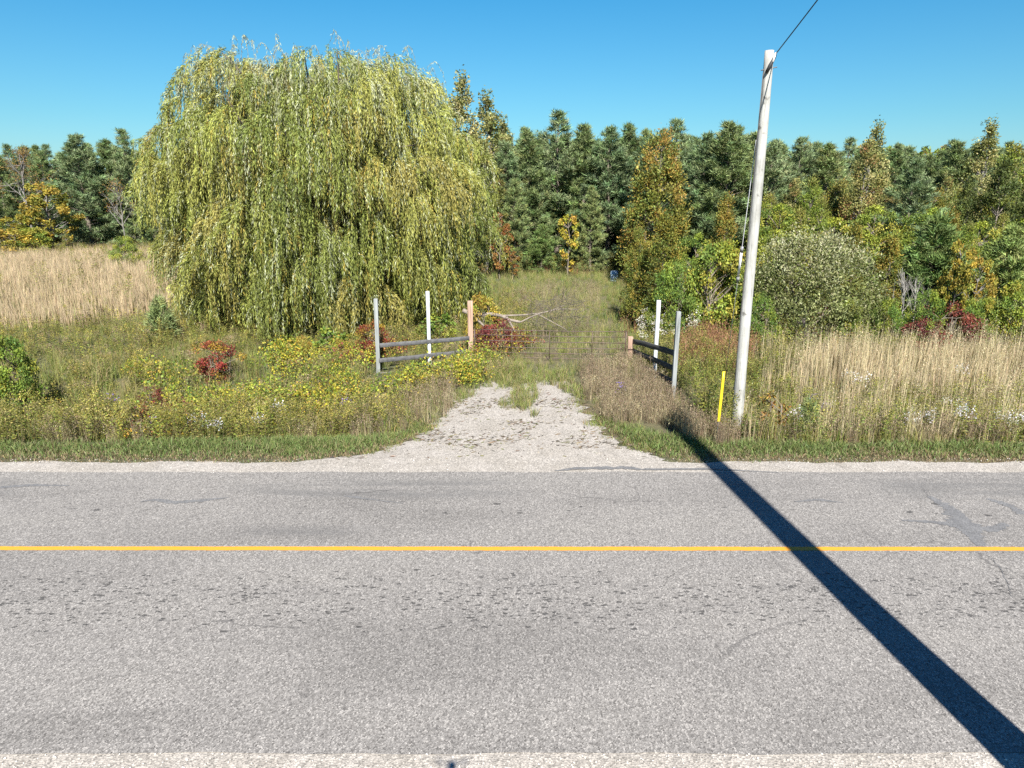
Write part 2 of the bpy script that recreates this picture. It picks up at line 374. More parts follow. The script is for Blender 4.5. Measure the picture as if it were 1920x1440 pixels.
# yellow line
m, n, o = newmat("yellow_line_paint"); tc = N(n, 'ShaderNodeTexCoord'); v = tc.outputs['Object']
c = ramp(n, noise(n, v, 60, 4, 0.7), [(0.33, (0.28, 0.17, 0.06)), (0.45, (0.52, 0.215, 0.010)), (0.7, (0.60, 0.255, 0.016))])
p = N(n, 'ShaderNodeBsdfPrincipled'); p.inputs['Roughness'].default_value = 0.7; n.links.new(c, p.inputs['Base Color']); n.links.new(p.outputs[0], o.inputs[0])
YL = m
ya = at(0, 1033)[1]; yb = at(960, 1030)[1]; yc_ = at(1920, 1036)[1]
X = np.arange(-60, 60.1, 0.12); g = Geo()
yc = yb+(X/9.0)**1*(yc_-ya)/2*0.5; yc = np.clip(yc, yb-0.08, yb+0.08)
hw = 0.056
e = 0.004*np.sin(X*23)+0.003*np.sin(X*57)
vv = np.concatenate([np.stack([X, yc-hw+e, np.full(len(X), .014)], 1), np.stack([X, yc+hw+e, np.full(len(X), .014)], 1)])
i = np.arange(len(X)-1); g.add(vv, np.array([.8, .5, .02]), q=np.stack([i, i+1, i+1+len(X), i+len(X)], 1))
g.build('centre_line', YL, road)
# tar crack sealing and patches
m, n, o = newmat("crack_seal_tar"); tc = N(n, 'ShaderNodeTexCoord'); v = tc.outputs['Object']
tv = N(n, 'ShaderNodeTexVoronoi'); tv.inputs['Scale'].default_value = 66; n.links.new(v, tv.inputs['Vector'])
c = mixc(n, 1.0, ramp(n, tv.outputs['Color'], [(.1, (.7,)*3), (.9, (1.35,)*3)]), ramp(n, noise(n, v, 5, 5, 0.7), [(0.3, (0.088, 0.086, 0.084)), (0.7, (0.128, 0.125, 0.121))]), 'MULTIPLY')
p = N(n, 'ShaderNodeBsdfPrincipled'); p.inputs['Roughness'].default_value = 0.75; n.links.new(c, p.inputs['Base Color']); n.links.new(p.outputs[0], o.inputs[0])
TAR = m
def ribbon(pix, widths, name='crack_seal', seed=0, z=0.0145, jag=0.0):
    rng = np.random.default_rng(seed)
    q = np.array([at(*a) for a in pix]); t = np.linspace(0, len(q)-1, 14*(len(q)-1)+1)
    k = np.arange(len(q)); x = np.interp(t, k, q[:, 0]); y = np.interp(t, k, q[:, 1]); ww = np.interp(t, k, widths)
    for _ in range(4): x[1:-1] = (x[:-2]+x[1:-1]*2+x[2:])/4; y[1:-1] = (y[:-2]+y[1:-1]*2+y[2:])/4
    x = x+rng.normal(0, 1, len(x))*jag; y = y+rng.normal(0, 1, len(x))*jag
    c = np.stack([x, y], 1); d = unit(np.gradient(c, axis=0)); nn = np.stack([-d[:, 1], d[:, 0]], 1)
    wa = ww*(1+0.25*rng.normal(size=len(ww))); wb = ww*(1+0.25*rng.normal(size=len(ww)))
    a = c+nn*wa[:, None]/2; b = c-nn*wb[:, None]/2; m_ = len(c)
    g = Geo(); zz = np.full((m_, 1), z)
    i = np.arange(m_-1)
    g.add(np.concatenate([np.hstack([a, zz]), np.hstack([b, zz])]), np.array([.1, .1, .1]), q=np.stack([i+m_, i+1+m_, i+1, i], 1))
    return g.build(name, TAR, road)
ribbon([(1742, 932), (1778, 952), (1808, 985), (1828, 1008), (1838, 1026)], [.10, .22, .45, .25, .12], seed=1)
ribbon([(1690, 977), (1760, 981), (1815, 992), (1860, 994), (1888, 984)], [.05, .12, .2, .18, .12], seed=2, z=0.0155)
ribbon([(1850, 936), (1880, 945), (1900, 953), (1920, 966)], [.08, .16, .14, .2], seed=3)
ribbon([(1040, 884), (1080, 879), (1180, 878), (1200, 881), (1330, 880), (1460, 887)], [.03, .12, .14, .07, .08, .03], seed=4)
ribbon([(264, 942), (290, 938), (330, 944), (390, 938), (430, 934)], [.03, .09, .12, .10, .02], seed=5)
ribbon([(645, 931), (670, 934), (700, 938), (755, 945)], [.03, .09, .05, .02], seed=6)
ribbon([(1490, 942), (1535, 938), (1580, 944)], [.03, .10, .03], seed=7)
ribbon([(0, 915), (60, 911), (130, 912)], [.12, .10, .03], seed=8)
# thin open crack right of the shadow
ribbon([(1858, 1048), (1872, 1064), (1880, 1076), (1892, 1100), (1896, 1120)], [.010, .014, .012, .010, .006], seed=9, jag=.010)

# ------------------------------------------------------------------ fences, gate, poles
def zt(x, y): return float(hgt(x, y))
GREYW = (0.21, 0.22, 0.21); DARKW = (0.06, 0.058, 0.055); PINKW = (0.31, 0.20, 0.14); WHITEP = (0.46, 0.475, 0.475)
def bevel(o, wd=0.006, seg=2):
    b = o.modifiers.new('bevel', 'BEVEL'); b.width = wd; b.segments = seg; return o
def post(parent, name, px, topy, Y, wx, wy, c, mat, lean=(0, 0), label=None, square=True, bot=-0.3, seed=0):
    x, zt_ = xz(px, topy, Y); x0 = x-parent.location.x; y0 = Y-parent.location.y; zz = -parent.location.z
    g = Geo(); z1 = zt_; zb = zt(x, Y)+bot; rng = np.random.default_rng(seed)
    k = 7; zs = np.linspace(zb, z1, k); s = 4 if square else 12
    th = (np.arange(s)+0.5)/s*2*pi
    v = []
    for i_, z in enumerate(zs):
        f = (z-z1)/(z1-zb); ox = lean[0]*f; oy = lean[1]*f
        r = math.sqrt(2) if square else 1
        jx = rng.normal(0, 0.0012, 2)
        v += [(x0+ox+jx[0]+cos(t)*wx/2*r, y0+oy+jx[1]+sin(t)*wy/2*r, z+zz) for t in th]
    q = [(i_*s+j, i_*s+(j+1) % s, (i_+1)*s+(j+1) % s, (i_+1)*s+j) for i_ in range(k-1) for j in range(s)]
    vt = len(v); v.append((x0, y0, z1+zz+0.004)); 
    t = [((k-1)*s+j, (k-1)*s+(j+1) % s, vt) for j in range(s)]
    g.add(v, np.array(c), q=q, t=t)
    o = g.build(name, mat, parent, smooth=not square)
    if square: bevel(o, 0.008)
    if label: o['label'] = label
    return o
def rail(parent, a, b, hgt_, th, c, mat=PLANK, name='rail', seed=0, sag=0.0, label=None):
    """plank between two points given as its middle line"""
    rng = np.random.default_rng(seed); a = np.array(a, float); b = np.array(b, float); L = np.array(parent.location)
    k = 9; t = np.linspace(0, 1, k)[:, None]; c_ = a+(b-a)*t; c_[:, 2] -= sag*4*(t*(1-t))[:, 0]; c_[:, 2] += rng.normal(0, 0.004, k)
    d = unit((b-a)[None])[0]; side = unit(np.cross(d, [0, 0, 1.0])[None])[0]; up = np.array([0, 0, 1.0])
    v = []
    for i_ in range(k):
        hh = hgt_/2*(1+rng.normal(0, 0.03))
        for sx_, sz_ in ((-1, -1), (1, -1), (1, 1), (-1, 1)): v.append(c_[i_]+side*sx_*th/2+up*sz_*hh-L)
    q = [(i_*4+j, i_*4+(j+1) % 4, (i_+1)*4+(j+1) % 4, (i_+1)*4+j) for i_ in range(k-1) for j in range(4)]
    q += [(3, 2, 1, 0), ((k-1)*4, (k-1)*4+1, (k-1)*4+2, (k-1)*4+3)]
    g = Geo(); g.add(v, np.array(c), q=q); o = bevel(g.build(name, mat, parent), 0.005, 1)
    if label: o['label'] = label
    return o
def P3(px, py, Y): x, z = xz(px, py, Y); return (x, Y, z)
# left wing of the entrance
lf = empty('rail_fence', (-2.8, 20.9, zt(-2.8, 20.9)))
tag(lf, "weathered grey rail fence left of the gate, in front of the weeping willow", "fence")
post(lf, 'post', 704.5, 560, 20.35, .115, .10, GREYW, WOOD, (0.03, 0), "tall grey squared outer post", seed=1)
post(lf, 'post', 801.5, 546, 21.15, .115, .11, WHITEP, PAINT, (0.0, 0), "tall white painted middle post", square=False, seed=2)
post(lf, 'gate_post', 881.5, 564, 21.9, .165, .15, PINKW, WOOD, (0, 0), "pinkish bare wood gate post", seed=3)
rail(lf, P3(711, 648, 20.28), P3(880, 634, 21.80), .125, .04, (.085, .083, .082), seed=1)
rail(lf, P3(711, 676, 20.28), P3(880, 659, 21.80), .125, .04, (.08, .078, .077), seed=2)
rail(lf, P3(711, 703, 20.28), P3(872, 684, 21.75), .13, .04, (.09, .085, .082), seed=3)
# right wing
rf = empty('rail_fence', (4.1, 19.4, zt(4.1, 19.4)))
tag(rf, "dark shadowed rail fence right of the gate, beside the utility pole", "fence")
post(rf, 'gate_post', 1182, 631, 21.4, .15, .13, PINKW, WOOD, (-0.03, 0), "short pinkish bare wood gate post", seed=4)
post(rf, 'post', 1235.5, 563, 19.6, .12, .12, WHITEP, PAINT, (0.02, 0), "tall white painted middle post", square=False, seed=5)
post(rf, 'post', 1272.5, 584, 17.75, .11, .13, GREYW, WOOD, (0.02, 0), "tall grey squared outer post", seed=6)
rail(rf, P3(1187, 640, 21.35), P3(1267, 663, 17.85), .15, .045, DARKW, seed=4, sag=-0.02)  # these rails face away from the sun; that shade is put into their colour
rail(rf, P3(1187, 658, 21.35), P3(1267, 692, 17.85), .15, .045, DARKW, seed=5)
rail(rf, P3(1187, 678, 21.35), P3(1267, 720, 17.85), .14, .045, DARKW, seed=6)
g = Geo(); box(g, -.085, .085, -.09, .09, -.012, .012, (.06, .03, .02)); b_ = g.build('strap_band', METAL, rf)
p_ = P3(1181.5, 654, 21.4); b_.location = (p_[0]-4.1-.01, p_[1]-19.4, p_[2]-rf.location.z)
# pipe gate
A = np.array(P3(890, 640, 21.85)); B = np.array(P3(1173, 645, 21.42)); A[2] = zt(A[0], A[1]); B[2] = zt(B[0], B[1])
gt = empty('farm_gate', tuple(A)); tag(gt, "thin rusty brown pipe gate of six bars across the overgrown driveway", "gate")
rng = np.random.default_rng(5)
RUST = (0.06, 0.035, 0.025)
GH = [P3(890, y, 21.85)[2] for y in (617, 627, 637, 649, 659, 668)]; GHr = [P3(1173, y, 21.42)[2] for y in (622, 632, 643.5, 654, 664, 673)]
for zl, zr in zip(GH, GHr):
    g = Geo(); t = np.linspace(0, 1, 9)[:, None]; c_ = (B-A)*t; c_[:, 2] = (zl+(zr-zl)*t[:, 0])-A[2]-0.02*4*(t*(1-t))[:, 0]+rng.normal(0, .002, 9)
    tube(g, c_, .012, np.array(RUST), 8); g.build('bar', METAL, gt, True)
for f in (0.0, .25, .5, .78, 1.0):
    g = Geo(); c_ = (B-A)*f; zl = GH[0]+(GHr[0]-GH[0])*f-A[2]; zb = GH[-1]+(GHr[-1]-GH[-1])*f-A[2]
    if 0 < f < 1: zl -= .02; zb -= .02
    tube(g, [c_*[1, 1, 0]+[0, -.015, zb-.01], c_*[1, 1, 0]+[0, -.015, zl+.01]], .012 if 0 < f < 1 else .018, np.array(RUST), 8); g.build('upright', METAL, gt, True)
g = Geo()
for k in range(7):
    a0 = B+[.02+k*.02, -.09+.004*k, 0]-A; th = np.linspace(0, 2*pi, 9)
    o3 = np.stack([a0[0]+.016*np.cos(th), a0[1]+(.010*np.sin(th) if k % 2 else 0*th), GHr[3]-A[2]-.02*math.sin(k/6*pi)+(0*th if k % 2 else .010*np.sin(th))], 1)
    tube(g, o3, .003, np.array((.12, .07, .05)), 4, cap=False)
g.build('chain', METAL, gt)

def pole(name, x, y, h, r0, r1, label, seed=0, zb=None, twist=0.0):
    z0 = zt(x, y) if zb is None else zb
    r = empty(name, (x, y, z0)); tag(r, label, "utility pole")
    g = Geo(); k = 26; zz = np.linspace(-0.4, h, k); rng = np.random.default_rng(seed)
    rad = r0+(r1-r0)*zz/h; pts = np.stack([.012*np.sin(zz*.8+seed), .01*np.cos(zz*.6+seed), zz], 1)
    tube(g, pts, rad*(1+rng.normal(0, .006, k)), np.array((.47, .46, .43)), 20)
    g.build('pole_shaft', POLEW, r, True)
    return r
m, n, o = newmat("grey_pole_wood"); tc = N(n, 'ShaderNodeTexCoord'); mp = N(n, 'ShaderNodeMapping'); mp.inputs['Scale'].default_value = (1, 1, .055)
n.links.new(tc.outputs['Object'], mp.inputs['Vector'])
f1 = noise(n, mp.outputs[0], 26, 5, .7); c = ramp(n, f1, [(.28, (.12, .115, .105)), (.42, (.27, .265, .245)), (.7, (.385, .38, .355))])
c = mixc(n, 1.0, c, ramp(n, noise(n, tc.outputs['Object'], 1.3, 5, .65), [(.3, (.62, .61, .58)), (.6, (1.1, 1.1, 1.08))]), 'MULTIPLY')
sp = noise(n, tc.outputs['Object'], 5.5, 3, .5); c = mixc(n, math_(n, 'MULTIPLY', math_(n, 'SUBTRACT', sp, .66), 12, clamp=True), c, (.12, .115, .10))
p = N(n, 'ShaderNodeBsdfPrincipled'); p.inputs['Roughness'].default_value = .9; n.links.new(c, p.inputs['Base Color'])
bp = N(n, 'ShaderNodeBump'); bp.inputs['Distance'].default_value = .01; n.links.new(f1, bp.inputs['Height']); n.links.new(bp.outputs[0], p.inputs['Normal']); n.links.new(p.outputs[0], o.inputs[0])
POLEW = m
PY = 14.8; pxx, ptop = xz(1441.5, 95, PY); pxb = xz(1382, 800, PY)[0]
up_ = pole('utility_pole', (pxx+pxb)/2, PY, ptop-zt(pxb, PY), .126, .087, "tall pale grey wooden utility pole standing in the roadside weeds", 3)
def part_tube(parent, name, pts, rad, c, mat=METAL, n=8):
    g = Geo(); L = np.array(parent.location); tube(g, np.array(pts, float)-L, rad, np.array(c), n); return g.build(name, mat, parent, True)
px0 = (pxx+pxb)/2
# hardware at the pole head
tz = ptop
part_tube(up_, 'through_bolt', [(px0-.14, PY-.02, tz-.36), (px0+.17, PY-.02, tz-.30)], .011, (.12, .12, .12))
part_tube(up_, 'cable_bracket', [(px0-.06, PY-.10, tz-.42), (px0-.02, PY-.16, tz-.30), (px0+.05, PY-.16, tz-.16), (px0+.085, PY-.13, tz-.10)], [.03, .035, .03, .02], (.03, .03, .03))
part_tube(up_, 'clamp', [(px0+.02, PY-.18, tz-.24), (px0+.075, PY-.16, tz-.07)], .022, (.55, .5, .45))
# ground wire stapled to the shaded side
part_tube(up_, 'ground_wire', [(px0-.098-.005*k, PY-.03, tz-.4-k*.9) for k in range(8)], .006, (.08, .07, .06))
# the pole on the near side of the road, outside the picture, whose shadow crosses the road
az = SD[0]/SD[1]
sx0, sy0 = 4.67, 5.87
NPY = 2.6; NPX = sx0+(NPY-sy0)*az
tipx, tipy = at(1247, 785); NH = (15.55-NPY)/cos(math.atan(az))*tan(EL)-0.1
np_ = pole('utility_pole', NPX, NPY, NH, .285, .20, "near utility pole just outside the picture, casting the long shadow", 7)
HA = (px0+.085, PY-.13, tz-.08); HB = (NPX, NPY, NH-0.9)
t = np.linspace(0, 1, 25)[:, None]; cpts = np.array(HA)+(np.array(HB)-np.array(HA))*t; cpts[:, 2] -= .10*4*(t*(1-t))[:, 0]
g = Geo(); tube(g, cpts-np.array(HA), .011, np.array((.02, .02, .022)), 6)
cb = g.build('overhead_cable', METAL, None, True); cb.location = HA; tag(cb, "black cable running up from the pole head across the road", "cable")
# guy wire with its insulator
ga = np.array((px0-.09, PY+.06, xz(1424, 262, PY)[1])); gb_ = np.array(P3(1362, 660, 19.3)); gb_[2] = zt(gb_[0], gb_[1])-.05
gw = empty('guy_wire', tuple(gb_)); tag(gw, "thin steel guy wire with a white insulator behind the grey pole", "guy wire")
# make it pass the observed points
part_tube(gw, 'wire', [ga, ga+(gb_-ga)*.5-[0, 0, .02], gb_], .008, (.42, .42, .42))
fa, fb = .36, .47
part_tube(gw, 'insulator', [ga+(gb_-ga)*fa, ga+(gb_-ga)*fb], .028, (.75, .74, .72))
part_tube(gw, 'upper_clevis', [ga+(gb_-ga)*(fa-.012), ga+(gb_-ga)*(fa+.006)], .036, (.2, .2, .2))
part_tube(gw, 'lower_clevis', [ga+(gb_-ga)*(fb-.006), ga+(gb_-ga)*(fb+.012)], .036, (.2, .2, .2))
# yellow marker
my = 14.05; mx0, mz1 = xz(1357.5, 696, my); mxb, mzb = xz(1348, 785, my)
mk = empty('marker_post', (mxb, my, zt(mxb, my))); tag(mk, "bright yellow plastic cable marker leaning beside the grey utility pole", "marker post")
m, n, o = newmat("yellow_plastic"); p = N(n, 'ShaderNodeBsdfPrincipled'); p.inputs['Roughness'].default_value = .45
tc = N(n, 'ShaderNodeTexCoord'); n.links.new(ramp(n, noise(n, tc.outputs['Object'], 9, 4, .6), [(.3, (.50, .36, .012)), (.6, (.66, .48, .014))]), p.inputs['Base Color']); n.links.new(p.outputs[0], o.inputs[0])
YP = m
g = Geo(); dz = mzb-mz1; L = np.array(mk.location)
a = np.array((mxb, my, mzb))-L; b = np.array((mx0, my, mz1))-L; a = a-(b-a)*.06
th = np.linspace(-.8, .8, 7); k = 6; v = []
for i_ in range(k):
    c_ = a+(b-a)*i_/(k-1)
    for s_ in th: v.append((c_[0]+s_*.036, c_[1]-.018*math.cos(s_*1.9), c_[2]))
for i_ in range(k):
    c_ = a+(b-a)*i_/(k-1)
    for s_ in th: v.append((c_[0]+s_*.036, c_[1]-.018*math.cos(s_*1.9)+.006, c_[2]))
nn_ = len(th); q = []
for i_ in range(k-1):
    for j in range(nn_-1):
        q.append((i_*nn_+j, i_*nn_+j+1, (i_+1)*nn_+j+1, (i_+1)*nn_+j)); z_ = k*nn_
        q.append((z_+i_*nn_+j+1, z_+i_*nn_+j, z_+(i_+1)*nn_+j, z_+(i_+1)*nn_+j+1))
z_ = k*nn_
for j in range(nn_-1): q.append(((k-1)*nn_+j, (k-1)*nn_+j+1, z_+(k-1)*nn_+j+1, z_+(k-1)*nn_+j))
for i_ in range(k-1): q.append((i_*nn_, (i_+1)*nn_, z_+(i_+1)*nn_, z_+i_*nn_)); q.append((i_*nn_+nn_-1, z_+i_*nn_+nn_-1, z_+(i_+1)*nn_+nn_-1, (i_+1)*nn_+nn_-1))
g.add(v, np.array((.8, .55, .02)), q=q); g.build('marker_strip', YP, mk)
g = Geo(); tube(g, [a-(b-a)*.5, a+(b-a)*.3, a+(b-a)*.5], .014, np.array((.2, .2, .2))); so = g.build('stake', METAL, mk); so.location = (0, .02, 0)

# the small drone that takes the picture (its shadow lies on the near shoulder)
dr = empty('drone', (0, -.09, H+.035)); tag(dr, "small grey quadcopter drone hovering over the near road edge", "drone")
g = Geo()
pr = [(-.075, .018, .014), (-.06, .032, .026), (-.02, .040, .032), (.03, .040, .032), (.06, .030, .024), (.07, .018, .014)]
v = []; s = 14
for (yy, wx_, hz_) in pr: v += [(wx_*math.copysign(abs(cos(t_))**.7, cos(t_)), yy, hz_*math.copysign(abs(sin(t_))**.7, sin(t_))) for t_ in np.arange(s)/s*2*pi]
q = [(i_*s+(j+1) % s, i_*s+j, (i_+1)*s+j, (i_+1)*s+(j+1) % s) for i_ in range(len(pr)-1) for j in range(s)]
v += [(0, pr[0][0]-.004, 0), (0, pr[-1][0]+.004, 0)]; e = len(v)-2
t_ = [(j, (j+1) % s, e) for j in range(s)]+[((len(pr)-1)*s+(j+1) % s, (len(pr)-1)*s+j, e+1) for j in range(s)]
g.add(v, np.array((.3, .3, .31)), q=q, t=t_); g.build('body', METAL, dr, True)
for sx_ in (-1, 1):
    for (ya_, yb__) in ((.03, .035), (-.05, -.12)):
        g = Geo(); tube(g, [(sx_*.03, ya_, .01), (sx_*.08, (ya_+yb__)/2, .018), (sx_*.125, yb__, .02)], [.010, .008, .009], np.array((.3, .3, .31)), 8)
        ar = g.build('arm', METAL, dr, True)
        g = Geo(); tube(g, [(sx_*.125, yb__, .012), (sx_*.125, yb__, .042)], .012, np.array((.08, .08, .08)), 10); g.build('motor', METAL, ar, True)
        g = Geo(); a_ = .5+sx_; 
        for s_ in (0, pi):
            d_ = np.array([cos(a_+s_), sin(a_+s_), 0]); e_ = np.array([-d_[1], d_[0], 0]); c0 = np.array([sx_*.125, yb__, .045])
            g.add([c0+e_*.004, c0-e_*.004, c0+d_*.03-e_*.008, c0+d_*.06-e_*.004, c0+d_*.06+e_*.003, c0+d_*.03+e_*.006], np.array((.05, .05, .05)), q=[(0, 1, 2, 5), (5, 2, 3, 4)])
        g.build('propeller', METAL, ar)

# ------------------------------------------------------------------ trees
BRK = np.array((.16, .13, .10)); GREYB = np.array((.17, .155, .135)); DKB = np.array((.09, .07, .055))
def branch(g, a, b, r0, r1, c, rng, k=5, droop=0.0, n=5):
    a = np.array(a, float); b = np.array(b, float); t = np.linspace(0, 1, k)[:, None]
    p = a+(b-a)*t; L = np.linalg.norm(b-a); p[1:-1] += rng.normal(0, .04*L, (k-2, 3)); p[:, 2] += droop*L*4*(t*(1-t))[:, 0]
    tube(g, p, np.linspace(r0, r1, k), c, n, cap=False); return p

def make_pine(name, Ht, R, seed, pal, tuft=19, crown0=.04, gap=.56, open_=0.0):
    rng = np.random.default_rng(seed); root = empty(name, (0, 0, 0)); gt_ = Geo(); gc = Geo()
    zz = np.linspace(-.3, Ht*.97, 12); tp = np.stack([.05*np.sin(zz*.7+seed), .05*np.cos(zz*.5), zz], 1)
    tube(gt_, tp, np.linspace(.016*Ht, .012, 12), BRK*.9, 8)
    pos = []; dr_ = []; pr_ = []
    z = crown0*Ht
    while z < Ht*.985:
        f = z/Ht; Rz = R*((1-f)**.72)*(1.0 if f > .28 else (.72+f))*(1-.45*float(smooth(.72, 1, f))); nb = rng.integers(4, 7)
        a0 = rng.uniform(0, 2*pi)
        for b in range(nb):
            if rng.random() < open_: continue
            a = a0+b/nb*2*pi+rng.normal(0, .25); L = Rz*rng.uniform(.6, 1.3)+.15; el = rng.uniform(.05, .32)+f*.55
            d = np.array([cos(a), sin(a), 0]); 
            base = np.array([0, 0, z+rng.normal(0, .08)])+tp[min(int(f*12), 11)]*[1, 1, 0]
            ts = np.linspace(0, 1, 6)[:, None]
            pth = base+d*L*ts*cos(el)+np.array([0, 0, 1])*(L*sin(el)*ts+.12*L*ts**2)
            tube(gt_, pth[:4], np.linspace(.02+.012*L, .008, 4), BRK, 4, cap=False)
            m_ = max(4, int(L/.07)); tt = rng.uniform(.25, 1, m_)**.7
            for t in tt:
                pm = base+d*L*t*cos(el)+np.array([0, 0, 1])*(L*sin(el)*t+.12*L*t*t)
                sd = rng.normal(0, 1, 3)*[1, 1, .22]; sl = rng.uniform(.05, .24)*L*(1.15-t)+.08
                sd = sd/np.linalg.norm(sd)
                q_ = pm+sd*sl; pos.append(q_); v_ = d*.7+sd*.6+np.array([0, 0, .65+.5*f]); dr_.append(v_/np.linalg.norm(v_))
        z += gap*rng.uniform(.75, 1.25)*(1.15-.45*f)
    for k in range(9): pos.append(np.array([tp[-1][0]+rng.normal(0, .03), tp[-1][1]+rng.normal(0, .03), Ht*(.93+.008*k)])); dr_.append(np.array([rng.normal(0, .2), rng.normal(0, .2), 1]))
    pos = np.array(pos); dr_ = np.array(dr_); nT = len(pos)
    tc_ = pick(pal, nT, rng, jit=.20)
    p = np.repeat(pos, tuft, 0)+rng.normal(0, .075, (nT*tuft, 3)); d_ = np.repeat(dr_, tuft, 0)+rng.normal(0, .55, (nT*tuft, 3))
    cc = np.repeat(tc_, tuft, 0)*np.exp(rng.normal(0, .15, (nT*tuft, 1)))
    needles(gc, p, d_, rng.uniform(.16, .32, nT*tuft), rng.uniform(.028, .052, nT*tuft), cc, rng)
    gt_.build('trunk', BARK, root); gc.build('crown', NEEDLE, root)
    root['h0'] = float(Ht); root['r0'] = float(R)
    return root

def make_broad(name, Ht, W, seed, pal, base=.15, ncl=60, per=90, leaf=.13, wts=None, stems=1, bark=BRK, shape='round', cl=.10, up=0.0, tr=.016, ratio=.6, mat=None, solid=0.35, toppal=None):
    rng = np.random.default_rng(seed); root = empty(name, (0, 0, 0)); gt_ = Geo(); gc = Geo()
    zb = base*Ht; C = []
    tries = 0
    while len(C) < ncl and tries < ncl*60:
        tries += 1
        f = rng.random(); z = zb+(Ht*.985-zb)*f
        if shape == 'round': rr = math.sqrt(max(0, 1-(2*f-1)**2))**.8
        elif shape == 'dome': rr = math.sqrt(max(0, 1-f**2.2))
        elif shape == 'cone': rr = (1-f)**.44*(1 if f > .1 else .8)
        elif shape == 'slim': rr = (1-f)**.7*(1 if f > .1 else .8)
        elif shape == 'spire': rr = min(1, (1-f)*2.1)*(.75+.25*math.sin(f*9+seed))
        elif shape == 'vase': rr = .35+.65*f if f < .75 else max(0, 1-(f-.75)*3.2)
        if rng.random() > .15+rr*.85: continue
        r = rr*W/2*(rng.uniform(solid, 1)**.5)*(1+rng.normal(0, .06)); a = rng.uniform(0, 2*pi); C.append((r*cos(a), r*sin(a), z))
    C = np.array(C)
    st = []
    for s_ in range(stems):
        a = rng.uniform(0, 2*pi); o_ = np.array([cos(a), sin(a), 0])*(.0 if stems == 1 else .04*W+.1); e_ = np.array([cos(a), sin(a), 0])*(.03*W if stems == 1 else .2*W)
        zt_ = Ht*(.88 if stems == 1 else rng.uniform(.6, .85)); k = 8; t = np.linspace(0, 1, k)[:, None]
        pt = o_+(e_-o_)*t**1.3+np.array([0, 0, 1])*(t*zt_-.25*(1-t)); pt[1:] += rng.normal(0, .012*Ht, (k-1, 3))*[1, 1, .3]
        tube(gt_, pt, np.linspace(tr*Ht/math.sqrt(stems), .012, k), bark, 7, cap=False); st.append(pt)
    nb = min(ncl, 70)
    for c_ in C[:nb]:
        s_ = st[rng.integers(len(st))]; k = np.argmin(np.abs(s_[:, 2]-(c_[2]-.45*np.hypot(c_[0], c_[1])-.05*Ht)))
        branch(gt_, s_[k], c_, .006*Ht, .006, bark, rng, 4, .05, 4)
    n_ = ncl*per; ci = np.repeat(np.arange(ncl), per); cs = cl*max(W, Ht*.5)*rng.uniform(.6, 1.35, ncl)
    cp = pick(pal, ncl, rng, wts, .12)
    off = rng.normal(0, 1, (n_, 3)); off = off/np.linalg.norm(off, axis=1, keepdims=True)*rng.uniform(.15, 1, (n_, 1))**.6
    pos = C[ci]+off*cs[ci][:, None]*[1, 1, .75]
    if up: pos[:, 2] += up*cs[ci]*rng.normal(0, 1, n_)
    pos[:, 2] = np.maximum(pos[:, 2], .05)
    d = off*.6+rng.normal(0, .5, (n_, 3))+np.array([0, 0, up*1.5-.15])
    cc = cp[ci]*np.exp(rng.normal(0, .13, (n_, 1))); alt = rng.random(n_) < .18; cc[alt] = pick(pal, int(alt.sum()), rng, wts, .12)
    if toppal is not None:
        hi = (pos[:, 2]/Ht+np.hypot(pos[:, 0], pos[:, 1])/W*.5+rng.normal(0, .12, n_) > .86) & (off[:, 2] > -.2); cc[hi] = pick(toppal, int(hi.sum()), rng, None, .12)
    L = leaf*rng.uniform(.6, 1.3, n_)
    leaves(gc, pos, d, L, L*ratio, cc, rng)
    gt_.build('trunk', BARK, root); gc.build('crown', mat or LEAF, root)
    root['h0'] = float(Ht); root['r0'] = W/2
    return root

def make_bare(name, Ht, seed, c=GREYB, pal=None, nleaf=0, spread=.5):
    rng = np.random.default_rng(seed); root = empty(name, (0, 0, 0)); g = Geo(); gl = Geo(); tips = []
    def grow(p, d, L, r, lev):
        k = 4; t = np.linspace(0, 1, k)[:, None]; e = p+d*L; pts = p+(e-p)*t; pts[1:-1] += rng.normal(0, .03*L, (k-2, 3))
        tube(g, pts, np.linspace(r, r*.55, k), c, 5 if lev < 2 else 3, cap=False); tips.append(pts[-1])
        if lev >= 4 or L < .12: return
        for j in range(rng.integers(2, 4) if lev else 4):
            q = p+(e-p)*rng.uniform(.35, 1); nd = d+rng.normal(0, spread, 3)+np.array([0, 0, .12]); nd /= np.linalg.norm(nd)
            grow(q, nd, L*rng.uniform(.45, .72), r*.5, lev+1)
    k = 9; zz = np.linspace(-.2, Ht*.8, k); tp = np.stack([np.cumsum(rng.normal(0, .06, k)), np.cumsum(rng.normal(0, .06, k)), zz], 1)
    tube(g, tp, np.linspace(.011*Ht, .02, k), c, 7, cap=False)
    for j in range(15):
        f = rng.uniform(.35, 1); q = np.array([np.interp(f*Ht*.8, zz, tp[:, 0]), np.interp(f*Ht*.8, zz, tp[:, 1]), f*Ht*.8])
        a = rng.uniform(0, 2*pi); d = np.array([cos(a)*.6, sin(a)*.6, .8]); d /= np.linalg.norm(d); grow(q, d, Ht*.28*(1.25-f), .005*Ht, 1)
    g.build('trunk', BARK, root)
    if nleaf:
        T = np.array(tips); i = rng.integers(0, len(T), nleaf); pos = T[i]+rng.normal(0, .14, (nleaf, 3)); L = .12*rng.uniform(.6, 1.2, nleaf)
        leaves(gl, pos, rng.normal(0, 1, (nleaf, 3)), L, L*.6, pick(pal, nleaf, rng), rng); gl.build('crown', LEAF, root)
    root['h0'] = float(Ht); root['r0'] = Ht*.25
    return root

